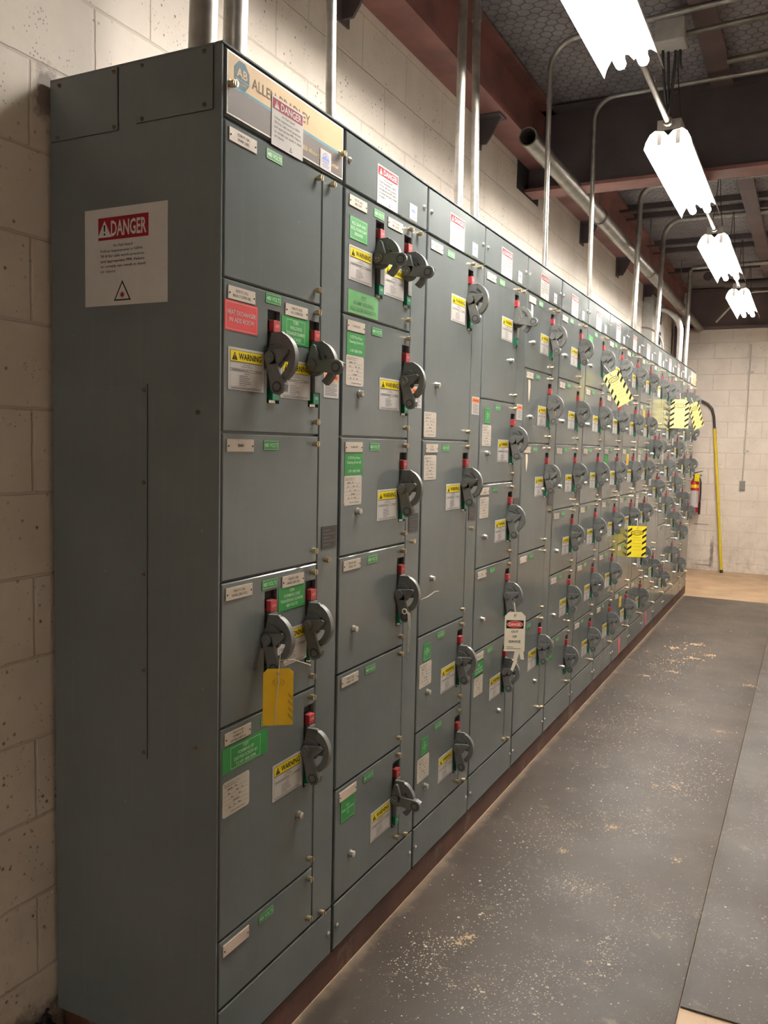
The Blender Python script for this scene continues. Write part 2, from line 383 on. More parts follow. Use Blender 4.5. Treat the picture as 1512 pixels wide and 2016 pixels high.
# ------------------------------------------------------------------ sticker meshes (local: x out, y right, z up; origin top-left corner)
def sticker_base(bm, w, h, mi=0, t=.0006): box(bm, 0, t, 0, w, -h, 0, mi)
def mesh_of(name, build, mats):
    bm = bmesh.new(); build(bm); me = bpy.data.meshes.new(name); bm.normal_update(); bm.to_mesh(me); bm.free()
    for m in mats: me.materials.append(m)
    return me
def b_danger(w, h, full=True):
    def f(bm):
        sticker_base(bm, w, h)
        if full:   # large white sheet version on the side panel
            bx0, bx1, bz0, bz1 = w*.17, w*.78, -h*.095, -h*.325
        else:
            bx0, bx1, bz0, bz1 = w*.03, w*.97, -h*.04, -h*.26
        rect(bm, bx0, bx1, bz1, bz0, 1)
        bw = bx1-bx0; bh = bz0-bz1
        tri_sign(bm, bx0+bw*.13, (bz0+bz1)/2, bh*.75, 0, 2, .0012)
        text(bm, 'DANGER', bx0+bw*.61, (bz0+bz1)/2, w=bw*.70, h=bh*.66, mi=0, bold=True)
        lines = ['Arc Flash Hazard!', 'Follow requirements in NFPA', '70 E for safe work practices', 'and appropriate PPE. Failure', 'to comply can result in death', 'or injury.']
        if full: z = -h*.385; dz = h*.052; th = h*.026; x0 = w*.20; mw = w*.55
        else: z = -h*.33; dz = h*.092; th = h*.05; x0 = w*.08; mw = w*.86
        for i, s in enumerate(lines):
            if i == 0: text(bm, s, (x0+x0+mw)/2, z, h=th, mi=3, maxw=mw*.6 if full else mw*.7)
            else: text(bm, s, x0, z, h=th, mi=3, align='L', w=mw*len(s)/29., x=.0012)
            z -= dz
        if full:
            c = w*.465; zz = -h*.86; s = h*.21
            poly2(bm, [(c-s*.56, zz-s*.45), (c+s*.56, zz-s*.45), (c, zz+s*.55)], 2, .0009)
            poly2(bm, [(c-s*.44, zz-s*.38), (c+s*.44, zz-s*.38), (c, zz+s*.40)], 0, .0011)
            star = []
            for i in range(16):
                a = math.pi*2*i/16; r = s*(.2 if i % 2 else .09); star.append((c+r*math.cos(a), zz-s*.17+r*math.sin(a)))
            poly2(bm, star, 1, .0013)
            frame(bm, w*.17, w*.78, -h*.70, -h*.33, .0008, 4, .0008)
        else:
            c = w*.6; zz = -h*.91; s = h*.10
            poly2(bm, [(c-s*.56, zz-s*.45), (c+s*.56, zz-s*.45), (c, zz+s*.55)], 3, .0009)
            poly2(bm, [(c-s*.36, zz-s*.33), (c+s*.36, zz-s*.33), (c, zz+s*.30)], 0, .0011)
    return f
M_DANGER = mesh_of('danger_label', b_danger(.125, .100, False), [WHITE, DRED, INK, INK, INKL])
M_DANGERBIG = mesh_of('danger_sign', b_danger(.228, .203, True), [WHITE, DRED, INK, INK, WHITE])
def b_warn(orange=False, w=.125, h=.086):
    def f(bm):
        sticker_base(bm, w, h)
        zt = -h*.06; zb = -h*.33
        rect(bm, w*.05, w*.95, zb, zt, 1)
        if not orange:
            frame(bm, w*.05, w*.95, zb, zt, .0008, 2)
            tri_sign(bm, w*.17, (zt+zb)/2, h*.19, 2, 1, .0012)
            text(bm, 'WARNING', w*.60, (zt+zb)/2, w=w*.64, h=h*.145, mi=2, bold=True)
            text(bm, 'Arc Flash Hazard', w*.5, -h*.385, h=h*.028, mi=2)
            text(bm, 'Appropriate PPE Required', w*.5, -h*.43, h=h*.028, mi=2)
            frame(bm, w*.05, w*.95, -h*.93, -h*.34, .0005, 2)
            rect(bm, w*.05, w*.95, -h*.50, -h*.492, 2); rect(bm, w*.05, w*.95, -h*.555, -h*.547, 2)
            text(bm, 'FLASH PPE', w*.5, -h*.60, h=h*.03, mi=4)
            random.seed(3)
            for i in range(6):
                z = -h*(.65+i*.045); rect(bm, w*.30, w*(.48+random.random()*.22), z-h*.014, z, 3)
            rect(bm, w*.10, w*.55, -h*.53, -h*.515, 3); rect(bm, w*.75, w*.93, -h*.53, -h*.515, 3)
            rect(bm, w*.08, w*.92, -h*.965, -h*.95, 3)
        else:
            text(bm, 'WARNING', w*.5, (zt+zb)/2, w=w*.8, h=h*.11, mi=4, bold=True)
            for i in range(9):
                z = -h*(.39+i*.062); rect(bm, w*.10, w*(.9 if i % 3 else .75), z-h*.022, z, 3)
    return f
M_WARN = mesh_of('warning_label', b_warn(), [WHITE, YEL, INK, INKL, DRED])
M_ORANGE = mesh_of('orange_warning_label', b_warn(True, .072, .062), [WHITE, ORNG, INK, INKL, DRED])
def b_card(lines, w=.093, h=.026):
    def f(bm):
        box(bm, 0, .0018, 0, w, -h, 0, 0)
        n = len(lines)
        for i, s in enumerate(lines):
            hh = min(.0062, h*.62/max(1, n))
            text(bm, s, w*.5, -h*.5+(n-1)*hh*.75-i*hh*1.5, h=hh*.85, mi=1, maxw=w*.72, x=.0021)
        for yy in (w*.05, w*.95): cyl(bm, (.0018, yy, -h*.55), (.0028, yy, -h*.55), .0018, 8, 1)
    return f
def cardmesh(lines, mat=CARD): return mesh_of('nameplate', b_card(lines), [mat, INK])
M_CARD = cardmesh(['F3 7-15CL', 'SPARE'])
M_CARDB = cardmesh([], PALEPLATE)
def b_green(lines, w, h, bm_mode='border'):
    def f(bm):
        sticker_base(bm, w, h)
        if bm_mode == 'border': frame(bm, w*.04, w*.96, -h*.95, -h*.05, .0007, 1)
        if bm_mode == 'inner': frame(bm, w*.17, w*.83, -h*.93, -h*.10, .0009, 1)
        n = len(lines)
        for i, s in enumerate(lines):
            hh = h*(.9 if n == 1 else .82)/n
            if n > 1 or bm_mode != 'border': hh = min(hh, w*.13)
            z = -h*.5+(n-1)*hh*.5-i*hh
            text(bm, s, w*.5, z, h=hh*.62 if n > 1 else h*.42, mi=1, maxw=w*.86, bold=False)
    return f
def greenmesh(lines, w, h, mode='border', mats=None): return mesh_of('green_label', b_green(lines, w, h, mode), mats or [LGRN, GTXT])
M_480 = mesh_of('volt_label', b_green(['480 VOLTS'], .060, .021), [LGRN, GTXT])
def b_paper(w=.095, h=.077):
    def f(bm):
        r = .004
        pts = [(r, -h), (w-r, -h), (w, -h+r), (w, -r), (w-r, 0), (r, 0), (0, -r), (0, -h+r)]
        A = [bm.verts.new((0, a, b)) for a, b in pts]; B = [bm.verts.new((.0006, a, b)) for a, b in pts]
        bm.faces.new(B); 
        for i in range(8): bm.faces.new((A[i], A[(i+1) % 8], B[(i+1) % 8], B[i]))
        text(bm, 'Motor Circuit Evaluation Testing', w*.06, -h*.08, h=h*.035, mi=1, align='L', maxw=w*.8)
        text(bm, 'MCE & MCC Run Diagnostic', w*.06, -h*.14, h=h*.035, mi=1, align='L', maxw=w*.6)
        random.seed(9)
        for i in range(5):
            z = -h*(.27+i*.13)
            for a, b in ((.06, .12), (.14, .45), (.50, .58), (.62, .92)):
                rect(bm, w*a, w*b, z-h*.008, z, 2)
            for k in range(3):
                a = .16+random.random()*.6; rect(bm, w*a, w*(a+.05+random.random()*.07), z+h*.015, z+h*.05, 2)
        rect(bm, w*.3, w*.85, -h*.92, -h*.90, 2)
    return f
M_PAPER = mesh_of('inspection_label', b_paper(), [PAPERM, INK, INKL])
def b_logo(bm, w=.050, h=.044):
    sticker_base(bm, w, h)
    poly2(bm, [(w*.15, -h*.5), (w*.85, -h*.5), (w*.68, -h*.36), (w*.60, -h*.40), (w*.48, -h*.22), (w*.36, -h*.38), (w*.28, -h*.34)], 1)
    pts = [(w*.5+w*.30*math.cos(a), -h*.44+h*.32*math.sin(a)) for a in [math.pi*k/8 for k in range(9)]]
    for p, q in zip(pts, pts[1:]):
        poly2(bm, [p, q, (q[0]*.97+w*.5*.03, q[1]-h*.03), (p[0]*.97+w*.5*.03, p[1]-h*.03)], 2, .0009)
    for i, (a, b) in enumerate(((.2, .8), (.28, .72), (.15, .85), (.22, .78))):
        z = -h*(.58+i*.09); rect(bm, w*a, w*b, z-h*.03, z, 2)
M_LOGO = mesh_of('testing_company_sticker', b_logo, [WHITE, BLUE, BLUE])
def b_rating(bm, w=.072, h=.055):
    box(bm, 0, .001, 0, w, -h, 0, 0)
    frame(bm, w*.04, w*.96, -h*.95, -h*.05, .0006, 1, .0013)
    for i in range(5):
        z = -h*(.16+i*.16); rect(bm, w*.10, w*(.9 if i in (1, 3) else .55), z-h*.05, z, 1, .0013)
M_RATING = mesh_of('rating_plate', b_rating, [simple('black_rating_plate', (.03, .03, .032), .4), INKL])

# ------------------------------------------------------------------ hardware meshes
def b_screw(bm):   # captive door screw with slotted barrel head
    cyl(bm, (0, 0, 0), (.004, 0, 0), .0042, 10, 0); cyl(bm, (.004, 0, 0), (.015, 0, 0), .0068, 14, 0)
    box(bm, .0151, .0156, -.0009, .0009, -.0055, .0055, 1)
M_SCREW = mesh_of('door_screw', b_screw, [BRASS, INK])
def b_pscrew(bm):  # domed plate screw
    cyl(bm, (0, 0, 0), (.002, 0, 0), .0072, 14, 0); cyl(bm, (.002, 0, 0), (.0055, 0, 0), .0065, 14, 0, .003)
    box(bm, .0055, .006, -.0006, .0006, -.003, .003, 1)
M_PSCREW = mesh_of('plate_screw', b_pscrew, [STEELB, INK])
M_SSCREW = mesh_of('side_screw', b_pscrew, [simple('painted_screw', (.16, .12, .08), .5, .5, .3, 200), INK])
def b_knob(bm):
    cyl(bm, (0, 0, 0), (.003, 0, 0), .0105, 18, 0); cyl(bm, (.003, 0, 0), (.012, 0, 0), .009, 18, 0, .0085)
    cyl(bm, (.012, 0, 0), (.0135, 0, 0), .0085, 18, 0, .006)
M_KNOB = mesh_of('reset_button', b_knob, [STEELB])
for me in (M_SCREW, M_PSCREW, M_SSCREW, M_KNOB):
    for p in me.polygons: p.use_smooth = True
    me.set_sharp_from_angle(angle=math.radians(40))

MM = .001
def arcp(cx, cz, r, a0, a1, n=12):
    return [((cx+r*math.cos(math.radians(a0+(a1-a0)*i/n)))*MM, (cz+r*math.sin(math.radians(a0+(a1-a0)*i/n)))*MM) for i in range(n+1)]
def P(*pts): return [(a*MM, b*MM) for a, b in pts]
def b_housing(bm):
    # origin: pivot height on the door face. slot spans z +101..-102, y -22..+24
    box(bm, -.0115, -.0105, -.024, .026, -.100, .100, 1)  # near-black backing sheet paints deep shade into the slot
    box(bm, -.010, .010, -.010, .016, -.068, .050, 0, .0015)
    box(bm, -.010, .007, -.008, .014, .050, .060, 0)
    cyl(bm, (-.005, .003, -.062), (-.005, .003, -.100), .006, 10, 2)
    box(bm, -.010, -.002, -.012, .012, -.100, -.092, 2)
    box(bm, -.010, -.004, -.012, .014, .060, .080, 3)
M_HOUS = mesh_of('switch_housing', b_housing, [HANDLE, BLACK, CHROME, HANDLE_D])
def b_red(bm):
    box(bm, -.008, .009, -.012, .013, .053, .078, 0, .0010)
    text(bm, 'OFF', .001, .066, h=.006, mi=1, x=.0093)
    poly2(bm, [], 1) if False else None
M_RED = mesh_of('off_flag', b_red, [RED, REDL])
def b_grn(bm):
    box(bm, -.008, .008, -.012, .013, -.094, -.066, 0, .0010)
    text(bm, 'ON', .001, -.080, h=.006, mi=1, x=.0083)
M_GRN = mesh_of('on_flag', b_grn, [GREEN, GTXT])
def b_disc(bm):
    up = P((2, 20), (9, 50), (36, 51)) + arcp(16, -4, 56, 66, -8, 12) + P((50, -12), (16, -12), (3, -6))
    prism(bm, up, -.022, -.013, 0, .0012)
    rim = arcp(16, -4, 57, 64, -56, 18) + arcp(14, -4, 43, -60, 64, 18)
    prism(bm, rim, -.025, -.010, 0, .0014)
    prism(bm, arcp(15, -4, 26, 0, 360, 20)[:-1], -.0225, -.0125, 0, .001)
    # raised rib arc, and dark discs painting the shade in holes
    prism(bm, arcp(15, -4, 33, 100, 12, 10)+arcp(15, -4, 29, 12, 100, 10), -.0242, -.022, 0)
    for cx, cz in ((44, 14), (49, 4)):
        cyl(bm, (cx*MM, -.0224, cz*MM), (cx*MM, -.0218, cz*MM), .0034, 12, 1)
M_DISC = mesh_of('cam_disc', b_disc, [HANDLE, BLACK])
def b_lever(bm, ang):
    piv = Vector((14*MM, -4*MM))
    ca, sa = math.cos(math.radians(ang)), math.sin(math.radians(ang))
    def T(pl): return [(piv.x+p*ca-q*sa, piv.y+p*sa+q*ca) for p, q in pl]   # p along the lever, q to its left
    def R(cx, cy, r, a0, a1, n): return [(cx*MM+r*MM*math.cos(math.radians(a0+(a1-a0)*i/n)), cy*MM+r*MM*math.sin(math.radians(a0+(a1-a0)*i/n))) for i in range(n+1)]
    prism(bm, T(R(0, 0, 15, 100, 260, 8)+[(.03, -.0135)]+R(66, 0, 17, -90, 90, 12)+[(.03, .0135)]), -.0345, -.026, 0, .0012)
    prism(bm, T([(-.014, .0), (-.007, .042), (-.001, .047), (.005, .044), (.019, .013), (.016, -.004)]), -.0345, -.0262, 0, .0010)
    c = T([(.066, 0)])[0]
    cyl(bm, (c[0], -.0350, c[1]), (c[0], -.0343, c[1]), .0115, 20, 1)  # dark disc painting the shade of the grip's dimple
    cyl(bm, (c[0], -.0353, c[1]), (c[0], -.0348, c[1]), .0085, 20, 0)
    cyl(bm, (piv.x, -.038, piv.y), (piv.x, -.034, piv.y), .0125, 20, 0)
    for s in (-.004, .004):
        e = T([(s, 0)])[0]; cyl(bm, (e[0], -.0386, e[1]), (e[0], -.0378, e[1]), .0012, 8, 2)
    # return lip along the grip
    prism(bm, T([(.040, .0138), (.066, .0168), (.080, .011), (.078, .008), (.066, .014), (.040, .0115)]), -.034, -.014, 0)
M_LEVER = {'down': mesh_of('lever', lambda bm: b_lever(bm, -73), [HANDLE, HANDLE_D, CHROME]),
           'out': mesh_of('lever', lambda bm: b_lever(bm, -6), [HANDLE, HANDLE_D, CHROME])}
for me in (M_HOUS, M_RED, M_GRN, M_DISC, *M_LEVER.values()):
    for p in me.polygons: p.use_smooth = True
    me.set_sharp_from_angle(angle=math.radians(22))

# ------------------------------------------------------------------ the setting
ZF = -.075
WX = -.475
def struct(name, bm, m):
    return tag(new_obj(name, bm, m), kind='structure')
bm = bmesh.new(); box(bm, -.6, 2.7, -6.7, 9.7, -.20, -.081); struct('floor', bm, CONC)
bm = bmesh.new(); box(bm, -.62, WX, -6.7, 9.7, -.081, 3.25); struct('wall_left', bm, WALLY)
bm = bmesh.new(); box(bm, WX, 2.6, 9.5, 9.68, -.081, 3.25); struct('wall_end', bm, WALLX)
bm = bmesh.new(); box(bm, 2.6, 2.75, -6.7, 9.7, -.081, 3.25); struct('wall_right', bm, WALLY)
bm = bmesh.new(); box(bm, WX, 2.6, -6.7, -6.55, -.081, 3.25); struct('wall_back', bm, WALLX)
bm = bmesh.new(); box(bm, -.62, 2.75, -6.7, 9.7, 3.25, 3.35); struct('ceiling', bm, CEIL)

# rubber mats
def mat_obj(x0, x1, y0, y1, lab):
    bm = bmesh.new(); box(bm, x0, x1, y0, y1, -.081, ZF, 0, .0015)
    return tag(new_obj('rubber_mat', bm, MAT, smooth=40), lab, 'floor mat')
mat_obj(.002, .838, -3.0, 7.40, 'long ribbed grey rubber mat running along the foot of the cabinets')
mat_obj(.840, 2.0, .835, 7.40, 'ribbed grey rubber mat across the seam, farther from the cabinets')

# base channel (steel sill)
bm = bmesh.new()
box(bm, -.012, -.004, .02, 7.60, -.081, -.001); box(bm, -.060, -.012, .02, 7.60, -.012, -.001); box(bm, -.060, -.012, .02, 7.60, -.081, -.070)
box(bm, -.46, -.40, .02, 7.60, -.081, -.001)
for y in [0.02+i*.758 for i in range(11)]: box(bm, -.40, -.06, y-.0, y+.012, -.081, -.001)
tag(new_obj('base_channel', bm, SILL), 'rusty red brown steel channel under the whole cabinet row', 'steel channel')

# ------------------------------------------------------------------ cabinet sections
A = [-.0014, -.0149, -.0151, -.0283, -.0317, -.0377, -.0343, -.0263, -.0125, .0157, .0059, .0304, .0296, .0177, .0207, -.0231]
B = [0, -.004, -.0025, .0053, .0045, .0244, .0337, .0346, .0407, .0256, .0194, .0263, .0268, .0226, .022, .0212]
A[0] = 0
ZT, ZP, Z6, DEP = 2.120, 1.980, .1338, .462
SF = (ZP-Z6)/6
def seam(k): return lambda z: k*.508+A[k]+B[k]*(z-1.05)
def yu(k, u):
    a, b = seam(k), seam(k+1)
    return lambda z: a(z)*(1-u)+b(z)*u
def lean(k, u): return -math.atan(B[k]*(1-u)+B[k+1]*u)
def plate(bm, ya, yb, z0, z1, holes=(), th=.011, ch=.0024):
    """door/cover plate with chamfered edge; holes = list of (yfa, yfb, za, zb)"""
    zs = sorted(set([z0, z0+ch, z1-ch, z1]+[v for h in holes for v in h[2:4]]))
    cols = [('a', 0), ('a', ch)]
    for h in sorted(holes, key=lambda h: h[0](z1)): cols += [('f', h[0]), ('f', h[1])]
    cols += [('b', -ch), ('b', 0)]
    def Y(c, z): return ya(z)+c[1] if c[0] == 'a' else yb(z)+c[1] if c[0] == 'b' else c[1](z)
    nC, nZ = len(cols), len(zs)
    def X(i, j): return -ch if i in (0, nC-1) or j in (0, nZ-1) else 0.
    V = [[bm.verts.new((X(i, j), Y(cols[i], zs[j]), zs[j])) for j in range(nZ)] for i in range(nC)]
    back = {}
    def bk(i, j):
        if (i, j) not in back: back[i, j] = bm.verts.new((-th, Y(cols[i], zs[j]), zs[j]))
        return back[i, j]
    def ishole(i, j):
        if not holes: return False
        n = (i-2)
        if n < 0 or n % 2 or i+1 > nC-3: return False
        h = sorted(holes, key=lambda h: h[0](z1))[n//2]
        return zs[j] >= h[2]-1e-6 and zs[j+1] <= h[3]+1e-6
    for i in range(nC-1):
        for j in range(nZ-1):
            if not ishole(i, j): bm.faces.new((V[i][j], V[i+1][j], V[i+1][j+1], V[i][j+1]))
            else:
                e = [((i, j), (i, j+1), i == 0 or not ishole(i-1, j)), ((i+1, j+1), (i+1, j), not ishole(i+1, j)),
                     ((i+1, j), (i, j), not ishole(i, j-1)), ((i, j+1), (i+1, j+1), not ishole(i, j+1))]
                for p, q, on in e:
                    if on: bm.faces.new((V[p[0]][p[1]], V[q[0]][q[1]], bk(*q), bk(*p)))
    ring = [(i, 0) for i in range(nC)]+[(nC-1, j) for j in range(1, nZ)]+[(i, nZ-1) for i in range(nC-2, -1, -1)]+[(0, j) for j in range(nZ-2, 0, -1)]
    for p, q in zip(ring, ring[1:]+ring[:1]):
        bm.faces.new((V[p[0]][p[1]], bk(*p), bk(*q), V[q[0]][q[1]]))

def put(name, me, parent, k, u, z, roll=0., x=.0003, lab=None):
    o = bpy.data.objects.new(name, me); COL.objects.link(o); o.parent = parent
    o.location = (x, yu(k, u)(z), z); o.rotation_euler = (lean(k, u)+math.radians(roll), 0, 0)
    if lab: o['label'] = lab
    return o

TABLE = [   # per section: doors from the top: (height in space factors, features)
 [(1, dict(c=['F278 F7-15A', 'SPARE (20R)'])),
  (1, dict(c=['F279 F7-15CL', 'BULK 2 CORN OIL'], red=1, v=.32, vz=-.006, h2=('down', 'out'), c2=['F280 F7-15CR', 'ALL CORN OIL'], cg2=['F280', 'WELDING', 'TRANSFORMER', 'IN CAGE'], w2=1, w1=1)),
  (1, dict(c=['SPARE'])),
  (1, dict(c=['F283 F7-15BL', 'SPARE (20A OD)'], h2=('down', 'down'), c2=['F284 F7-15BR', 'SPARE (20A OD)'], g2=['F284', 'FORMING LINE', 'TRANVERSING SCANNER', '480 VOLTS'], w2=1)),
  (1.5, dict(c=['F207 F7-15SR', 'FORMING I/F', 'DISTRIB SCREW #1'], g5=['F207', 'FORMING I/F', 'DISTRIB SCREW #1', '7.5 HP 1800 RPM'], p=(-.118, .04), w=.415, h='down', k=(.64, -.300))),
  (.5, dict(c=None, noscrew2=1))],
 [(1, dict(c=['F271 F7-14AL', 'MILL DUST'], h2=('out', 'out'), c2=['F272 F7-14AR', 'MILL DOOR'], ga=['MILL SAW AND', 'ROLL DOWN SAW', 'BREAKER'], w1=1, w2=1, glow=1)),
  (1, dict(c=['F2 44C-F273'], g1=['F-273 Pre-Press', 'Cleaning Screw #1', '', '1 HP 1800 RPM'], p=(-.100, .045), w=.415, h='down', k=(.19, -.195))),
  (1, dict(c=['F2 44E-F274'], g1=['F-274 Pre-Press', 'Cleaning Screw #2', '', '1 HP 1800 RPM'], p=(-.100, .045), w=.415, h='down', k=(.19, -.195))),
  (1, dict(c=['F275 F7-14D', 'SPARE 1 HP'], h='down', k=(.17, -.200))),
  (1, dict(c=['F276 F7-14E', 'SPARE 1 HP'])),
  (1, dict(c=None, gp=['F277', 'PRESS CONTROLS', 'A/C'], w=.415, h='out', k=(.18, -.205)))],
 [(2, dict(c=['F261 F7-13A', 'FINES FAN', '40 HP 1800 RPM'], w=.40, h='down', k=(.19, -.445), p=(-.530, .012))),
  (2, dict(c=['F265', 'STARTER'], p=(-.048, .03), w=.40, h='down', k=(.19, -.440), wz=-.13)),
  (1, dict(c='skip', gs=['F268', 'DISCHARGE', 'CONVEYOR', '2 HP'], p=(-.092, .04), w=.40, h='down', k=(.17, -.192))),
  (1, dict(c='skip', gs=['F269', 'FEED', 'CONVEYOR', '2 HP'], p=(-.092, .04), w=.40, h='down', k=(.17, -.195)))],
 [(1.5, dict(c=['F251 F7-12A', 'PRESS PUMP'], w=.40, h='out', k=(.63, -.30))),
  (1, dict(c='skip', gs=['F252', 'OUTFEED', 'SCREW', '5 HP'], p=(-.092, .05), w=.40, h='down', k=(.165, -.195))),
  (1, dict(c=['F253', 'SHAKER'], p=(-.048, .05), w=.40, h='down', k=(.168, -.195))),
  (1, dict(c=['F254'], h='down', k=(.17, -.195))),
  (1.5, dict(c=['F255 F7-12E'], g1=['F255', 'INFEED DRIVE', '5 HP 1800 RPM'], p=(-.095, .05), w=.40, h='down', k=(.62, -.295)))],
 [(1, dict(c=['F241'], tape=.07, w=.40, h='down', k=(.188, -.198))),
  (1, dict(c=['F242'], tape=.075, w=.40, h='down', k=(.188, -.198))),
  (1.5, dict(c=['F243'], tape=.055, w=.40, h='down', k=(.62, -.20))),
  (1, dict(c=None)),
  (1.5, dict(c='skip', w=.40, h='down', k=(.62, -.295)))],
 [(1, dict(w=.40, h='down', k=(.188, -.198)))]*4+[(1, dict(w=.40, h='down', k=(.188, -.198))), (1, dict(g1=['F236', 'BLOWER', '3 HP'], h='down', k=(.62, -.19)))],
 [(1, dict(c='skip', g1=['F221', 'STACKER', '', '3 HP'], h='down', k=(.188, -.198)))]+[(1, dict(w=.40, h='down', k=(.188, -.198)))]*5,
 [(1, dict(w=.40, h='down'))]*2+[(1, dict(g1=['F213', 'PUMP', '3 HP'], w=.40, h='down'))]+[(1, dict(w=.40, h='down'))]*3,
 [(1, dict(w=.40, h='down'))]*2+[(1, dict(y1=1, w=.40, h='down')), (1, dict(w=.40, h='down')), (1, dict(c=['F205'])), (1, dict(y1=1, w=.40, h='down'))],
 [(1, dict(w=.40, h='down')), (1, dict(y1=1, w=.40, h='down')), (1, dict(p=(-.048, .05), w=.40, h='down')), (1, dict(p=(-.048, .05), w=.40, h='down')), (1, dict(w=.40, h='down')), (1, dict(w=.40, h='down'))],
 [(1.5, dict(w=.40, h='down')), (1, dict(h2=('down', 'out'), c='skip')), (1, dict(p=(-.048, .05), w=.40, h='down')), (1, dict()), (1, dict(w=.40, h='down')), (.5, dict())],
 [(1, dict(h2=('down', 'down'), c='skip')), (1, dict(w=.40, h='down')), (1, dict(p=(-.048, .05), w=.40, h='down')), (1, dict(p=(-.048, .05), w=.40, h='down')), (1, dict()), (1, dict(w=.40, h='down'))],
 [(1.5, dict(w=.40, h='down', hz=-.085)), (1, dict(p=(-.048, .05), w=.40, h='down')), (1, dict(p=(-.048, .05), w=.40, h='down')), (1, dict(w=.40, h='down')), (1.5, dict(w=.40, h='down'))],
 [(1, dict(w=.40, h='down')), (1, dict(p=(-.048, .05), w=.40, h='down'))]+[(1, dict(w=.40, h='down'))]*4,
 [(1, dict(w=.40, h='down')), (1, dict(w=.40, h='down')), (1.5, dict(w=.40, h='down')), (1, dict(w=.40, h='down')), (1.5, dict())],
]
SECT_LABEL = [
 'nearest grey cabinet section with cream nameplate strip and exposed side panel with danger sign',
 'grey cabinet section with two outward levers at its top, beside the nearest section',
 'grey cabinet section with two double-height doors above two single doors',
 'grey cabinet section with an out of service tag hanging on its door',
 'grey cabinet section with torn beige tape strips below its cards',
 'grey cabinet section with a half-hidden green label on its bottom door',
 'grey cabinet section whose top door carries the tilted striped tag and a green label',
 'grey cabinet section with one green label at eye height beside the yellow-tagged section',
 'grey cabinet section with the bright yellow striped tag hanging at waist height',
 'grey cabinet section just past the one with the waist-high bright yellow tag',
 'grey cabinet section with paired switches on its second door, one lever pointing outward',
 'grey cabinet section with paired switches on its top door',
 'grey cabinet section just past the pale striped tag on paired switches, third from the end',
 'grey cabinet section just before the last in the row',
 'last grey cabinet section at the far end with a salmon sheet on its top plate']
BOTTOM_Z = {}
_meshcache = {}
def cached(key, fn):
    if key not in _meshcache: _meshcache[key] = fn()
    return _meshcache[key]
SWITCH_POS = {}
def add_switch(root, k, u, z, pose, idx):
    hs = put('disconnect_switch', M_HOUS, root, k, u, z, x=0)
    for nm, me in (('off_flag', M_RED), ('on_flag', M_GRN), ('cam_disc', M_DISC), ('lever', M_LEVER[pose])):
        o = bpy.data.objects.new(nm, me); COL.objects.link(o); o.parent = hs
    if pose == 'out': hs['label'] = 'switch with its lever pointing outward'
    SWITCH_POS[idx] = (0, yu(k, u)(z), z)

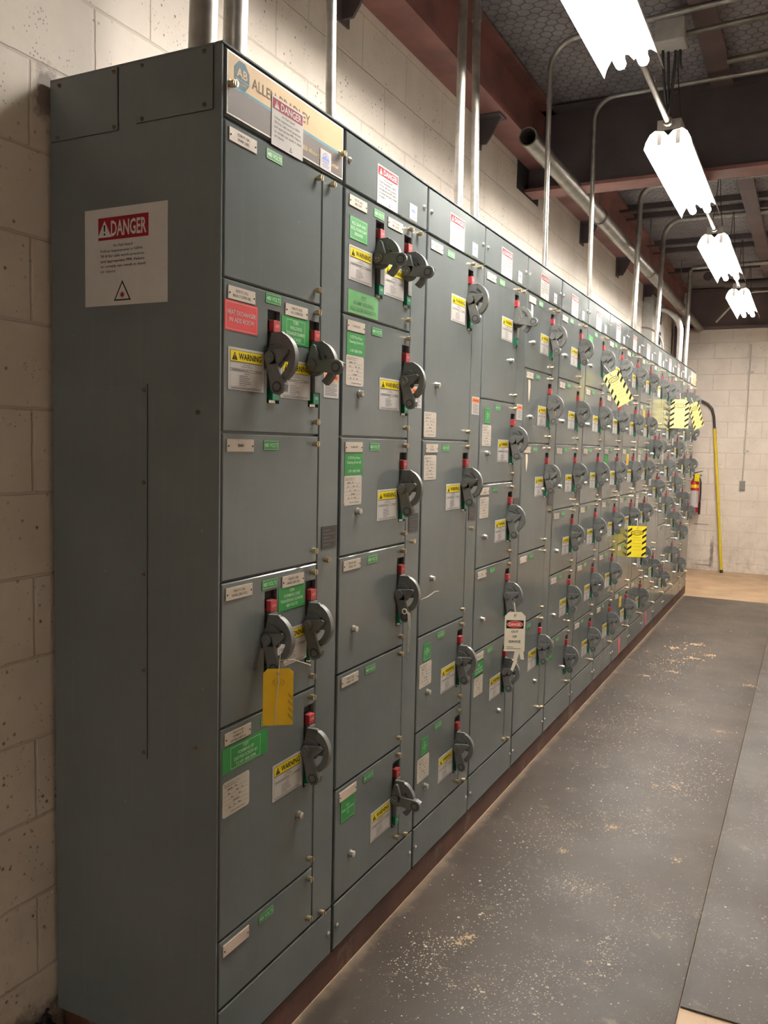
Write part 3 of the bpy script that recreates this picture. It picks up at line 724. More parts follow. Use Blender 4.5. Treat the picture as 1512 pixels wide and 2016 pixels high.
for k, doors in enumerate(TABLE):
    root = empty('cabinet_section', (0, 0, 0))
    tag(root, SECT_LABEL[k], 'electrical cabinet', 'motor control cabinet sections in one row')
    s0, s1 = seam(k), seam(k+1)
    # body
    bm = bmesh.new()
    e = .0012
    sbox(bm, -DEP, -.0112, lambda z: s0(z)+e, lambda z: s1(z)-e, 0, ZT-.004, 0)
    sbox(bm, -DEP, .0016, lambda z: s0(z)+e, lambda z: s1(z)-e, ZT-.0035, ZT, 0)     # top sheet with a small lip
    if k == 0: sbox(bm, -.0112, .0, lambda z: s0(z)+e, lambda z: s0(z)+.006, 0, ZT-.004, 0)
    if k == 14: sbox(bm, -.0112, .0, lambda z: s1(z)-.006, lambda z: s1(z)-e, 0, ZT-.004, 0)
    new_obj('body', bm, PAINT, root)
    g = .0042
    l0 = .012 if k == 0 else .006
    ya = lambda z: s0(z)+l0
    yb = lambda z: s1(z)-.006
    # top cover plate
    bm = bmesh.new(); plate(bm, ya, yb, ZP+g, ZT-.006)
    tp = new_obj('top_cover', bm, PAINT, root)
    put('screw', M_PSCREW, tp, k, .05, ZP+.068); put('screw', M_PSCREW, tp, k, .945, ZP+.068)
    if k == 0:
        put('screw', M_SCREW, tp, k, .05, ZP+.066); 
        bm = bmesh.new()
        W = .462; H = .121
        box(bm, 0, .0012, 0, W, -H, 0, 0)
        rect(bm, .003, W-.003, -H*.50, -.003, 1, .0015)      # cream band
        rect(bm, .003, W-.003, -H*.55, -H*.50, 2, .0016)
        rect(bm, .003, W-.003, -H*.62, -H*.55, 3, .0015)
        rect(bm, .003, W-.003, -H+.003, -H*.62, 3, .0015)
        oc = [(.048+.027*math.cos(math.radians(22.5+45*i)), -.034+.029*math.sin(math.radians(22.5+45*i))) for i in range(8)]
        poly2(bm, oc, 4, .0018)
        rect(bm, .026, .070, -.0445, -.0435, 1, .0020)
        text(bm, 'AB', .048, -.030, w=.036, h=.017, mi=1, x=.0021, bold=True)
        text(bm, 'QUALITY', .048, -.0505, h=.005, mi=1, x=.0021)
        text(bm, 'ALLEN-BRADLEY', .082, -.034, w=.225, h=.022, mi=5, x=.0018, align='L')
        text(bm, 'CENTERLINE\u00ae Motor Control Center', .205, -.098, w=.236, h=.0095, mi=1, x=.0018, align='L', bold=True)
        npl = new_obj('maker_nameplate', bm, [ENAMEL, CREAM, CYAN, TAUPE, LOGOB, NAMET], root)
        npl.location = (.0003, ya(ZP)+.004, ZT-.010)
        for uu in (.045, .965): put('nameplate_screw', M_SCREW, npl, 0, uu, ZP+.068, x=0).location = (.001, .012 if uu < .5 else W-.012, -.063)
        d = put('danger_label', M_DANGER, root, k, .345, ZP+.100, x=.0022); d.scale = (1, 1, 1.02)
        put('testing_company_sticker', M_LOGO, root, k, .755, ZP+.052, x=.0022)
    elif k < 12 or k == 13:
        if k < 13: put('danger_label', M_DANGER, tp, k, .345, ZP+.105)
        put('testing_company_sticker', M_LOGO, tp, k, .745, ZP+.056)
        if k == 13:
            bm = bmesh.new(); sticker_base(bm, .12, .10); rect(bm, .01, .11, -.05, -.048, 1)
            put('white_sheet', cached('sheetw', lambda: mesh_of('white_sheet', lambda b: sticker_base(b, .13, .095), [WHITE])), tp, k, .2, ZP+.125)
            bm.free()
    elif k == 12:
        put('danger_label', M_DANGER, tp, k, .30, ZP+.105)
        put('testing_company_sticker', M_LOGO, tp, k, .745, ZP+.056)
    else:
        put('salmon_sheet', cached('sheets', lambda: mesh_of('salmon_sheet', lambda b: (sticker_base(b, .36, .115), rect(b, .02, .10, -.105, -.01, 1), rect(b, .15, .34, -.04, -.035, 1)), [SALMON, TAGW])), tp, k, .12, ZP+.125)
    # bottom cover plate
    bm = bmesh.new(); plate(bm, ya, yb, .004, Z6-g)
    bp = new_obj('base_cover', bm, PAINT, root)
    put('screw', M_PSCREW, bp, k, .955, .066); put('screw', M_PSCREW, bp, k, .045, .066)
    # wireway door
    yw0 = lambda z: yu(k, .787)(z)+.001
    bm = bmesh.new(); plate(bm, yw0, yb, Z6+.001, ZP-.001)
    wd = new_obj('wireway_door', bm, PAINT, root)
    for zz in (1.962, 1.06, .150): put('screw', M_SCREW, wd, k, .86, zz)
    put('rating_plate', M_RATING, wd, k, .825, 1.142)
    if k < 6: put('orange_warning_label', M_ORANGE, wd, k, .825, 1.520)
    # unit doors
    z = ZP
    for di, (sz, ft) in enumerate(doors):
        zt = z; zb = z-SF*sz; z = zb
        far = k >= 5
        holes = []; sw = []
        if 'h' in ft: sw = [(.731, ft['h'])]
        if 'h2' in ft: sw = [(.385, ft['h2'][0]), (.731, ft['h2'][1])]
        hz = ft.get('hz', 0)
        for u, pose in sw:
            f0 = (lambda uu: (lambda zz: yu(k, uu)(zz)-.023))(u); f1 = (lambda uu: (lambda zz: yu(k, uu)(zz)+.025))(u)
            holes.append((f0, f1, zt-.241+hz, zt-.040+hz))
        bm = bmesh.new()
        plate(bm, ya, lambda zz: yu(k, .783)(zz), zb+g/2, zt-g/2, holes)
        dr = new_obj('unit_door', bm, PAINT, root)
        for i, (u, pose) in enumerate(sw): add_switch(root, k, u, zt-.140+hz, pose, (k, di, i))
        dbl = len(sw) == 2
        put('screw', M_SCREW, dr, k, .735, zt-.020)
        if not ft.get('noscrew2') or 1: put('screw', M_SCREW, dr, k, .735, zb+.032)
        c = ft.get('c', 'far')
        if c == 'far':
            put('nameplate', M_CARD, dr, k, .05, zt-.016)
        elif c is None: put('nameplate', M_CARDB, dr, k, .05, zt-.014, lab='blank pale nameplate')
        elif c != 'skip': put('nameplate', cached(('card', tuple(c)), lambda: cardmesh(c)), dr, k, .05, zt-.013)
        put('volt_label', M_480, dr, k, ft.get('v', .315), zt+ft.get('vz', -.014))
        if 'c2' in ft: put('nameplate', cached(('card', tuple(ft['c2'])), lambda: cardmesh(ft['c2'])), dr, k, .475, zt-.016)
        if 'cg2' in ft:
            put('green_label', cached(('cg', k, di), lambda: greenmesh(ft['cg2'], .116, .060, 'inner')), dr, k, .447, zt-.044)
        if 'g2' in ft:
            put('green_label', cached(('g2', k, di), lambda: greenmesh(ft['g2'], .112, .056, 'none')), dr, k, .447, zt-.040)
        if 'g5' in ft:
            put('green_label', cached(('g5', k, di), lambda: greenmesh(ft['g5'], .165, .056, 'inner')), dr, k, .036, zt-.044)
        if 'g1' in ft:
            put('green_label', cached(('g1', k, di), lambda: greenmesh(ft['g1'], .098, .056, 'none')), dr, k, .048, zt-.043)
        if 'ga' in ft: put('green_label', cached(('ga', k, di), lambda: greenmesh(ft['ga'], .094, .056, 'border')), dr, k, .060, zt-.063)
        if 'gp' in ft: put('green_label', cached(('gp', k, di), lambda: greenmesh(ft['gp'], .077, .062, 'border')), dr, k, .068, zt-.040)
        if 'gs' in ft: put('green_label', cached(('gs', k, di), lambda: greenmesh(ft['gs'], .055, .056, 'border')), dr, k, .095, zt-.030)
        if 'glow' in ft:
            put('green_label', cached('glow', lambda: greenmesh(['F277', '60 AMP HEADING', 'ROLL DOOR READING P/L'], .166, .058, 'none', [LGRN2, GDTXT])), dr, k, .054, zt-.244, lab='wide pale green label')
        if 'red' in ft:
            put('red_label', cached('redl', lambda: mesh_of('red_label', b_green(['HEAT EXCHANGER', 'IN ADS ROOM'], .114, .060), [LRED, WHITE])), dr, k, .030, zt-.042)
        if 'y1' in ft:
            put('yellow_label', cached('yl', lambda: mesh_of('yellow_label', b_green(['SPARE', '480V'], .07, .07, 'none'), [TAGY, INKL])), dr, k, .30, zt-.045)
        if 'tape' in ft:
            put('torn_tape', cached(('tape', di), lambda: mesh_of('torn_tape', lambda b: poly2(b, [(0, 0), (.03, -.002), (.034, -.03), (.026, -ft['tape']), (.018, -ft['tape']-.02), (.008, -ft['tape']), (.003, -.03)], 0, .0006), [TAGW])), dr, k, .10, zt-.044)
        if 'p' in ft: put('inspection_label', M_PAPER, dr, k, ft['p'][1], zt+ft['p'][0])
        if 'w1' in ft: put('warning_label', M_WARN, dr, k, .056, zt-.134)
        if 'w2' in ft: put('warning_label', M_WARN, dr, k, .445, zt-.140)
        if 'w' in ft: put('warning_label', M_WARN, dr, k, ft['w'], zt-.143+hz)
        if 'k' in ft: put('reset_button', M_KNOB, dr, k, ft['k'][0], zt+ft['k'][1])
        elif k > 6 and sw: put('reset_button', M_KNOB, dr, k, .188, zt-.198)
    if k == 0:
        # side panel cover plates, seams, bolts and the large danger sign, facing -y
        def side(name, me_or_bm, mats, x, z):
            o = new_obj(name, me_or_bm, mats, root) if not isinstance(me_or_bm, bpy.types.Mesh) else new_obj(name, None, None, root, me=me_or_bm)
            o.rotation_euler = (0, 0, -math.pi/2); o.location = (x, s0(z)+e-.0003, z); return o
        def flat(w, h, ch=.001, t=.0022):
            b = bmesh.new(); box(b, 0, t, 0, w, -h, 0, 0, ch*.5); return b
        a1 = side('cover_plate', flat(.193, .126), PAINT, -.4595, 2.114)
        a2 = side('cover_plate', flat(.196, .120), PAINT, -.216, 2.114)
        a3 = side('cover_plate', flat(.272, .806, t=.0016), PAINT, -.4595, 1.463)
        for gx, gz, gw, gh in ((-.2665, 2.114, .0016, .126), (-.4595, 1.989, .193, .0016), (-.0200, 2.114, .0014, .120), (-.216, 1.995, .196, .0016), (-.1875, 1.463, .0020, .806)):
            bq = bmesh.new(); box(bq, 0, .0010, 0, gw, -gh, 0); side('panel_gap_shade', bq, GAP_SHADE, gx, gz)  # raised dark strips paint the shade of the plate gaps
        side('danger_sign', M_DANGERBIG, None, -.361, 1.832)
        for xx, zz in [(-.054, 1.404), (-.056, .706), (-.432, 2.104), (-.276, 2.106), (-.276, 1.995), (-.438, 1.995), (-.041, 2.106), (-.20, 2.106), (-.20, 2.001), (-.04, 2.005), (-.195, 1.45), (-.195, 1.256), (-.195, 1.06), (-.195, .851), (-.195, .67)]:
            o = side('panel_screw', M_SSCREW, None, xx, zz); o.scale = (.8, .65, .65); o.location.y -= .002

# ------------------------------------------------------------------ tags, strings, tapes
def tag_obj(name, w, h, build, mats, loc, rot, lab, clip=.18, cat='tag', bend=0.):
    """hanging tag, local: x out (faces +x), y right, z down from the hole; its own string"""
    root = empty(name, loc); root.rotation_euler = rot; tag(root, lab, cat, 'tags hanging from switch levers')
    bm = bmesh.new(); c = w*clip
    pts = [(-w/2, -h), (w/2, -h), (w/2, -c), (w/2-c, 0), (-w/2+c, 0), (-w/2, -c)]
    Av = [bm.verts.new((0, a, b)) for a, b in pts]; Bv = [bm.verts.new((.0009, a, b)) for a, b in pts]
    bm.faces.new(Av[::-1]); bm.faces.new(Bv)
    for i in range(6): bm.faces.new((Av[i], Av[(i+1) % 6], Bv[(i+1) % 6], Bv[i]))
    build(bm, w, h)
    card = new_obj('card', bm, mats, root)
    bm = bmesh.new()
    tube(bm, arc((.0012, 0, -h*.085), (0, 1, 0), (0, 0, 1), w*.055, 0, 360, 14), .0011, 6)
    new_obj('eyelet', bm, CHROME if w > .05 else HOOKM, card, smooth=True)
    return root
def string_obj(pts, root, r=.0011):
    bm = bmesh.new(); tube(bm, pts, r, 6); return new_obj('string', bm, STRING, root, smooth='all')
# plain mustard tag on the nearest double door (section 0, door 4, first switch); the card hangs turned to face the aisle end
sp = Vector(SWITCH_POS[(0, 3, 0)])
def plain(bm, w, h):
    for i in range(4):
        z = -h*(.42+i*.12); poly2(bm, [(w*.33, z), (w*.49, z-.010), (w*.49, z-.020), (w*.33, z-.008)], 1, .0012)
    ring = [(w*.13*math.cos(a)*1.6, -h*.24+w*.13*math.sin(a)) for a in [math.pi*2*i/20 for i in range(20)]]
    for p, q in zip(ring, ring[1:]+ring[:1]):
        c = (0, -h*.24); poly2(bm, [p, q, (q[0]*.9, c[1]+(q[1]-c[1])*.9), (p[0]*.9, c[1]+(p[1]-c[1])*.9)], 1, .0012)
    text(bm, 'TAG', 0, -h*.24, h=.009, mi=1, x=.0012)
MUST2 = simple('faded_tag_print', (.52, .34, .02), .5)
t = tag_obj('lockout_tag', .066, .128, plain, [TAGY, MUST2], (sp.x+.050, sp.y-.040, sp.z-.062), (0, math.radians(2), math.radians(-52)),
            'plain mustard yellow tag hanging from the nearest lower pair of switches', .14)
string_obj([(-.006, .004, .030), (-.001, .002, .012), (.003, 0, -.009), (.003, .001, -.03), (.002, -.004, -.07), (.002, -.006, -.125)], t)
string_obj([(.0, .0, .018), (.002, .030, .020), (.004, .055, .012), (.003, .070, .006)], t)
# OUT OF SERVICE tag (section 3 door 4)
sp = Vector(SWITCH_POS[(3, 3, 0)])
def oos(bm, w, h):
    rect(bm, -w*.42, w*.42, -h*.42, -h*.21, 1, .0012)
    el = lambda s: [(w*.38*s*math.cos(a), -h*.315+h*.085*s*math.sin(a)) for a in [math.pi*2*i/24 for i in range(24)]]
    poly2(bm, el(1.0), 0, .0014); poly2(bm, el(.93), 2, .0016)
    text(bm, 'DANGER', 0, -h*.315, w=w*.56, h=h*.07, mi=0, x=.0018, bold=True)
    for i, s in enumerate(('OUT', 'OF', 'SERVICE')):
        text(bm, s, 0, -h*(.50+i*.125), h=h*.058, mi=1, x=.0012, bold=True)
    rect(bm, -w*.38, -w*.05, -h*.895, -h*.885, 1, .0012); rect(bm, -w*.38, w*.3, -h*.94, -h*.93, 1, .0012)
t = tag_obj('service_tag', .082, .158, oos, [TAGW, INK, simple('tag_red', (.72, .03, .03), .4)], (sp.x+.052, sp.y-.036, sp.z-.064), (0, 0, math.radians(-62)),
            'cream out of service danger tag with red oval hanging at knee height', .20)
string_obj([(-.012, -.004, .035), (-.004, -.002, .02), (.003, 0, -.010)], t, .0016)
bm = bmesh.new()
for ox, oz, w_, h_, an in ((.0, 0, .020, .040, -.25), (.016, .008, .018, .045, .15), (-.002, -.035, .015, .045, -.35)):
    c_, s_ = math.cos(an), math.sin(an)
    poly2(bm, [(ox+a*c_-b*s_, oz+a*s_+b*c_) for a, b in ((0, 0), (w_, .003), (w_*.9, -h_), (w_*.15, -h_*.9))], 0, .0005+abs(oz)*.02)
o = new_obj('paper_scrap', bm, TAGW, t); o.location = (.000, .002, -.158)
# striped caution tags
def striped(txt=True):
    def f(bm, w, h):
        n = 5
        for i in range(n):
            z = -h*(.05+.95*i/n); d = h*.085
            for s in (-1, 1):
                a = s*w*.5; b = s*w*.28
                lo, hi = (b, a) if s > 0 else (a, b)
                poly2(bm, [(lo, max(z-d*1.1, -h)), (lo, max(z-2*d, -h)), (hi, max(z-d*.9, -h)), (hi, z)], 1, .0012)
        el = lambda s, t: [(w*.34*s*math.cos(a), -h*.22+h*.075*t*math.sin(a)) for a in [math.pi*2*i/24 for i in range(24)]]
        poly2(bm, el(1, 1), 1, .0014); poly2(bm, el(.88, .78), 0, .0016)
        text(bm, 'CAUTION', 0, -h*.22, w=w*.46, h=h*.055, mi=1, x=.0018, bold=True)
        for i in range(5): rect(bm, -w*.22, w*.22, -h*(.36+i*.10)-.001, -h*(.36+i*.10), 1, .0013)
    return f
sp = Vector(SWITCH_POS[(6, 0, 0)])
t = tag_obj('caution_tag', .098, .190, striped(), [TAGPALE, INK], (sp.x+.052, sp.y-.042, sp.z-.075), (math.radians(0), 0, math.radians(-62)),
            'striped yellow caution tag hanging tilted on a top door halfway along the row', .16)
t.rotation_euler = (Matrix.Rotation(math.radians(-62), 4, 'Z') @ Matrix.Rotation(math.radians(30), 4, 'X')).to_euler()
string_obj([(-.01, -.008, .05), (-.003, -.004, .02), (.003, 0, -.016)], t, .0022)
string_obj([(0, -.02, -.02), (.0, -.05, -.12), (.0, -.042, -.17)], t, .001)
sp = Vector(SWITCH_POS[(8, 3, 0)])
t = tag_obj('caution_tag', .122, .208, striped(), [TAGY2, INK], (sp.x+.058, sp.y-.042, sp.z-.072), (0, 0, math.radians(-66)),
            'bright yellow and black striped caution tag hanging straight at waist height', .03)
string_obj([(-.01, 0, .05), (-.003, 0, .02), (.003, 0, -.016)], t, .002)
sp = Vector(SWITCH_POS[(11, 0, 1)])
t = tag_obj('caution_tag', .150, .235, striped(), [TAGPALE, INK], (sp.x+.078, sp.y-.045, sp.z-.074), (0, 0, math.radians(-66)),
            'pale yellow striped caution tag hanging straight on the paired switches near the far end', .20)
string_obj([(-.01, 0, .05), (-.003, 0, .02), (.003, 0, -.016)], t, .0025)
sp = Vector(SWITCH_POS[(13, 0, 0)])
t = tag_obj('caution_tag', .14, .245, striped(), [TAGPALE, INK], (sp.x+.060, sp.y-.045, sp.z-.050), (0, 0, 0),
            'crumpled pale yellow tag seen almost edge-on, farthest down the row', .20)
t.rotation_euler = (Matrix.Rotation(math.radians(-35), 4, 'Z') @ Matrix.Rotation(math.radians(22), 4, 'X')).to_euler()
string_obj([(-.01, 0, .05), (-.003, 0, .02), (.003, 0, -.016)], t, .0025)
# frayed cord bundle on section 1 door 4 plus a wire tie
sp = Vector(SWITCH_POS[(1, 3, 0)])
root = empty('frayed_string', tuple(sp)); tag(root, 'frayed pale string tied to a switch lever with loose ends hanging down', 'string')
for dx, dy, ln in ((.046, -.040, .125), (.050, -.042, .140), (.052, -.038, .118)):
    bm = bmesh.new(); tube(bm, [(.038, -.040, -.045), (dx, dy, -.056), (dx+.003, dy, -.09), (dx-.002+random.random()*.006, dy, -.05-ln)], .0010, 6)
    new_obj('strand', bm, STRING, root, smooth='all')
bm = bmesh.new(); tube(bm, arc((.036, -.041, -.050), (1, 0, 0), (0, 0, 1), .007, 0, 360, 12), .0022, 6)
new_obj('knot', bm, STRING, root, smooth='all')
bm = bmesh.new(); tube(bm, [(.070, -.012, -.018), (.085, .01, -.010), (.10, .03, .004), (.112, .03, .006)], .0012, 6)
new_obj('wire_end', bm, STRING, root, smooth='all')
# pink tapes on the base covers
for k, u, z, lab in ((8, .38, .115, 'strip of pink tape on a base cover, the nearer of two'), (10, .30, .118, 'strip of pink tape on a base cover, the farther of two')):
    bm = bmesh.new()
    pts = [(0, 0), (.045, .002), (.052, -.02), (.040, -.06), (.046, -.098), (.022, -.108), (.006, -.095), (-.004, -.04)]
    Av = [bm.verts.new((0, a, b)) for a, b in pts]; Bv = [bm.verts.new((.0006, a, b)) for a, b in pts]
    bm.faces.new(Bv[::-1]); n = len(pts)
    for i in range(n): bm.faces.new((Av[i], Av[(i+1) % n], Bv[(i+1) % n], Bv[i]))
    o = new_obj('pink_tape', bm, PINK); o.location = (.0006, yu(k, u)(z), z); tag(o, lab, 'tape', 'pink tapes on the base covers')

# ------------------------------------------------------------------ conduits rising from the cabinets
def conduit(name, pts, r, lab, mat=GALV, coup=None, base=True, group='steel conduits rising from the cabinet tops'):
    root = empty(name, tuple(pts[0])); tag(root, lab, 'conduit', group)
    o0 = Vector(pts[0]); bm = bmesh.new(); tube(bm, [Vector(p)-o0 for p in pts], r, 18); new_obj('pipe', bm, mat, root, smooth=50)
    if base:
        bm = bmesh.new(); cyl(bm, (0, 0, 0), (0, 0, .014), r*1.45, 18); cyl(bm, (0, 0, .014), (0, 0, .034), r*1.22, 18); new_obj('locknut', bm, mat, root, smooth=40)
    if coup is not None:
        a = Vector(pts[0]); b = Vector(pts[1]); p = a+(b-a)*((coup-a.z)/(b.z-a.z))-o0; d = (b-a).normalized()
        bm = bmesh.new(); cyl(bm, p-d*.02, p+d*.02, r*1.22, 18); new_obj('coupling', bm, mat, root, smooth=40)
    return root
def bend(x, y0, y1, ztop, rr, xe, ye=0., n=10):
    """vertical rise then a quarter bend towards +x"""
    zc = ztop-rr
    P0 = [(x, y0, ZT), (x, y1, zc)]
    P0 += [tuple(Vector((x+rr*(1-math.cos(t)), y1, zc+rr*math.sin(t)))) for t in [math.pi/2*i/n for i in range(1, n+1)]]
    P0 += [(xe, y1+ye, ztop)]
    return P0
conduit('steel_conduit', [(-.13, .103, ZT), (-.13, .143, 3.25)], .030, 'thick steel conduit at the near corner of the cabinet top')
conduit('steel_conduit', [(-.20, .305, ZT), (-.20, .345, 3.25)], .029, 'second thick steel conduit, behind the corner one')
conduit('steel_conduit', [(-.14, .655, ZT), (-.14, .640, 3.25)], .0138, 'thin steel conduit rising between the first two cabinet sections')
conduit('steel_conduit', [(-.12, 1.530, ZT), (-.12, 1.520, 3.25)], .0160, 'bright steel conduit, front one of a close pair')
conduit('steel_conduit', [(-.16, 1.804, ZT), (-.16, 1.745, 3.25)], .0155, 'duller steel conduit, rear one of a close pair', coup=2.97)
conduit('steel_conduit', bend(-.10, 2.569, 2.545, 3.19, .13, 1.6, -.15), .0118, 'steel conduit bending right just behind the nearest light', coup=2.94, mat=GALV)
conduit('steel_conduit', bend(-.05, 3.249, 3.215, 3.17, .11, 1.6, -.05), .0118, 'steel conduit crossing in front of the dark ceiling beam')
conduit('steel_conduit', bend(-.12, 4.882, 4.945, 3.20, .10, 1.6), .0185, 'steel conduit rising just beyond the dark ceiling beam')
conduit('steel_conduit', bend(-.12, 5.863, 6.01, 3.22, .14, 1.6), .0180, 'steel conduit with a rounded bend behind the second light')
conduit('steel_conduit', [(-.10, 7.50, ZT), (-.10, 7.57, 3.10), (-.08, 7.575, 3.14), (1.2, 7.6, 3.15)], .0205, 'farthest straight steel conduit near the end wall')
pts = [(-.13, 7.30, ZT), (-.13, 7.30, 2.48)]+[tuple(Vector((-.13-.24*(1-math.cos(t)), 7.30, 2.48+.24*math.sin(t)))) for t in [math.pi/2*i/12 for i in range(1, 13)]]+[(WX+.002, 7.30, 2.72)]
conduit('steel_conduit', pts, .028, 'thick steel conduit curving out of the wall down into the cabinet top')
pts = [(-.22, 7.0, ZT), (-.24, 7.0, 2.3)]+[tuple(Vector((-.24-.2*(1-math.cos(t)), 7.0, 2.3+.2*math.sin(t)))) for t in [math.pi/2*i/8 for i in range(1, 9)]]
conduit('steel_conduit', pts, .009, 'thin dark conduit arcing inside the thick curved one', mat=GALVD)

# large open pipe under the wall beam
root = empty('steel_pipe', (-.20, 2.56, 2.79)); tag(root, 'large open-ended steel pipe running under the red wall beam', 'pipe')
bm = bmesh.new()
r0, r1, n = .044, .038, 28; Lp = 6.8
ringsp = []
for y, r in ((0, r0), (Lp, r0), (Lp, r1), (0, r1)):
    ringsp.append([bm.verts.new((r*math.cos(2*math.pi*i/n), y, r*math.sin(2*math.pi*i/n))) for i in range(n)])
for a, b in ((0, 1), (1, 2), (2, 3), (3, 0)):
    for i in range(n): bm.faces.new((ringsp[a][i], ringsp[a][(i+1) % n], ringsp[b][(i+1) % n], ringsp[b][i]))
bmesh.ops.recalc_face_normals(bm, faces=bm.faces)
new_obj('pipe', bm, GALVD, root, smooth=50)
for y in (1.5, 3.3, 5.1):
    bm = bmesh.new(); tube(bm, arc((0, y, 0), (1, 0, 0), (0, 0, 1), r0+.003, 0, 360, 20), .004, 6)
    cyl(bm, (0, y, r0), (0, y, .45), .005, 8); new_obj('pipe_hanger', bm, GALVD, root, smooth=50)

# ------------------------------------------------------------------ steelwork
bm = bmesh.new()   # wall beam: bottom flange, web, top flange
box(bm, WX, -.325, -4.0, 9.38, 2.930, 2.948, 0); box(bm, -.405, -.392, -4.0, 9.38, 2.948, 3.215, 0); box(bm, WX, -.325, -4.0, 9.38, 3.215, 3.235, 0)
tag(new_obj('steel_beam', bm, OXIDE), 'red oxide steel beam running along the wall above the cabinets', 'beam')
def bracket(y, s, lab):
    root = empty('beam_bracket', (WX, y, 2.93)); tag(root, lab, 'bracket', 'dark angle brackets under the wall beam')
    bm = bmesh.new(); box(bm, 0.0, .008, -.05, .05, -.15*s, 0); box(bm, 0, .13, -.05, .05, -.008, 0); new_obj('angle', bm, BROWNST, root)
    bm = bmesh.new(); prism(bm, [(.008, -.008), (.12, -.008), (.075, -.10*s), (.05, -.14*s), (.008, -.14*s)], -.006, .006); new_obj('gusset', bm, BROWNST, root)
for y, s, lab in ((1.28, .9, 'dark bracket under the wall beam at the top left of the open pipe, nearest one'), (2.62, .9, 'dark bracket with blackened beam patch beside the paired conduits'),
                  (4.72, 1.0, 'dark bracket just beyond the ceiling beam pocket'), (5.95, 1.0, 'dark bracket between two far conduits'), (7.22, 1.0, 'dark bracket above the wall vent')):
    bracket(y, s, lab)
# X-direction ceiling beam resting in a wall pocket
bm = bmesh.new()
box(bm, WX+.001, 2.599, 3.385, 3.545, 2.785, 2.803, 0); box(bm, WX+.001, 2.599, 3.458, 3.472, 2.803, 3.215, 1); box(bm, WX+.001, 2.599, 3.385, 3.545, 3.215, 3.235, 1)
tag(new_obj('steel_beam', bm, [OXIDE, BROWNST]), 'deep dark brown steel beam crossing the ceiling behind the first light', 'beam')
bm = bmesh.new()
box(bm, WX, WX+.0008, 3.25, 3.66, 2.775, 2.93, 0)  # dark sheet on the wall face paints the shade inside the beam pocket
tag(new_obj('pocket_shade_1', bm, simple('beam_pocket_shade', (.02, .02, .025), .9)), kind='structure')
# end wall beam
bm = bmesh.new()
box(bm, -.32, 2.59, 9.34, 9.498, 2.785, 2.805, 0); box(bm, -.32, 2.59, 9.43, 9.445, 2.805, 3.215, 0); box(bm, -.32, 2.59, 9.34, 9.498, 3.215, 3.235, 0)
tag(new_obj('steel_beam', bm, [BROWNLT]), 'brown steel beam across the top of the far end wall', 'beam')
# corner column
bm = bmesh.new()
box(bm, -.44, -.30, 9.06, 9.075, -.08, 2.785); box(bm, -.376, -.364, 9.075, 9.21, -.08, 2.785); box(bm, -.44, -.30, 9.21, 9.225, -.08, 2.785)
tag(new_obj('steel_column', bm, [simple('maroon_column', (.045, .018, .022), .5)]), 'dark maroon steel column in the far left corner', 'column')
# Y-direction joist and purlins
bm = bmesh.new()
for a, b in ((-4.0, 3.38), (3.55, 9.33)):
    box(bm, .50, .605, a, b, 3.20, 3.212); box(bm, .548, .557, a, b, 3.212, 3.25)
tag(new_obj('ceiling_joist', bm, BROWNLT), 'flat brown steel joist running along the ceiling beside the lights', 'joist')
for i, (y, z) in enumerate(((-1.2, 3.215), (.9, 3.215), (1.7, 3.215), (4.35, 3.215), (5.55, 3.205), (5.82, 3.205), (6.80, 3.205), (7.12, 3.205), (8.1, 3.205))):
    bm = bmesh.new(); box(bm, -.47, .495, y, y+.045, z, 3.249); box(bm, .61, 2.59, y, y+.045, z, 3.249)
    tag(new_obj('ceiling_purlin', bm, BROWNST), 'narrow dark purlin under the ceiling deck, one of a parallel series', 'purlin', 'narrow ceiling purlins')
# loose conduits across the ceiling on the right
for (a, b, r, lab) in (((.30, 2.25, 3.15), (2.5, 2.05, 3.15), .012, 'thin conduit crossing high at the top right corner'),
                       ((.30, 2.62, 3.14), (2.5, 2.40, 3.14), .012, 'thin conduit crossing just right of the nearest light'),
                       ((.61, 3.02, 3.17), (2.5, 2.86, 3.17), .016, 'thicker conduit crossing before the dark ceiling beam')):
    bm = bmesh.new(); tube(bm, [a, b], r, 12); tag(new_obj('ceiling_conduit', bm, GALVD, smooth=50), lab, 'conduit', 'conduits lying across the ceiling')
bm = bmesh.new(); tube(bm, [(.02, 8.95, 2.80), (.30, 8.7, 3.05), (.42, 8.65, 3.06), (1.6, 8.65, 3.06)], .013, 12)
tag(new_obj('ceiling_conduit', bm, GALV, smooth=50), 'thin conduit slanting up beside the farthest light', 'conduit', 'conduits lying across the ceiling')
# junction box with wires at the joist
root = empty('junction_box', (.42, 2.60, 3.10)); tag(root, 'grey junction box under the joist with dark cables hanging out', 'junction box')
bm = bmesh.new(); box(bm, -.06, .06, -.06, .06, 0, .09, 0, .003); new_obj('box', bm, DUCT, root)
for dx, dy, ex, ey, ez in ((-.04, .03, -.045, .22, -.16), (-.02, .05, -.035, .25, -.20), (.01, .05, -.04, .27, -.24), (.03, .05, .02, .2, -.02)):
    bm = bmesh.new(); tube(bm, [(dx, dy, .01), (dx, dy+.02, -.04), ((dx+ex)/2, (dy+ey)/2, ez*.5-.03), (ex, ey, ez)], .006, 8); new_obj('cable', bm, HOSE, root, smooth='all')
# round duct
bm = bmesh.new(); tube(bm, [(.02, 7.95, 3.12), (.05, 8.15, 3.12), (.14, 8.40, 3.12), (.3, 8.48, 3.12), (1.4, 8.50, 3.12)], .045, 20)
tag(new_obj('round_duct', bm, BROWNST, smooth=50), 'dark round duct bending under the ceiling beside the far lights', 'duct')

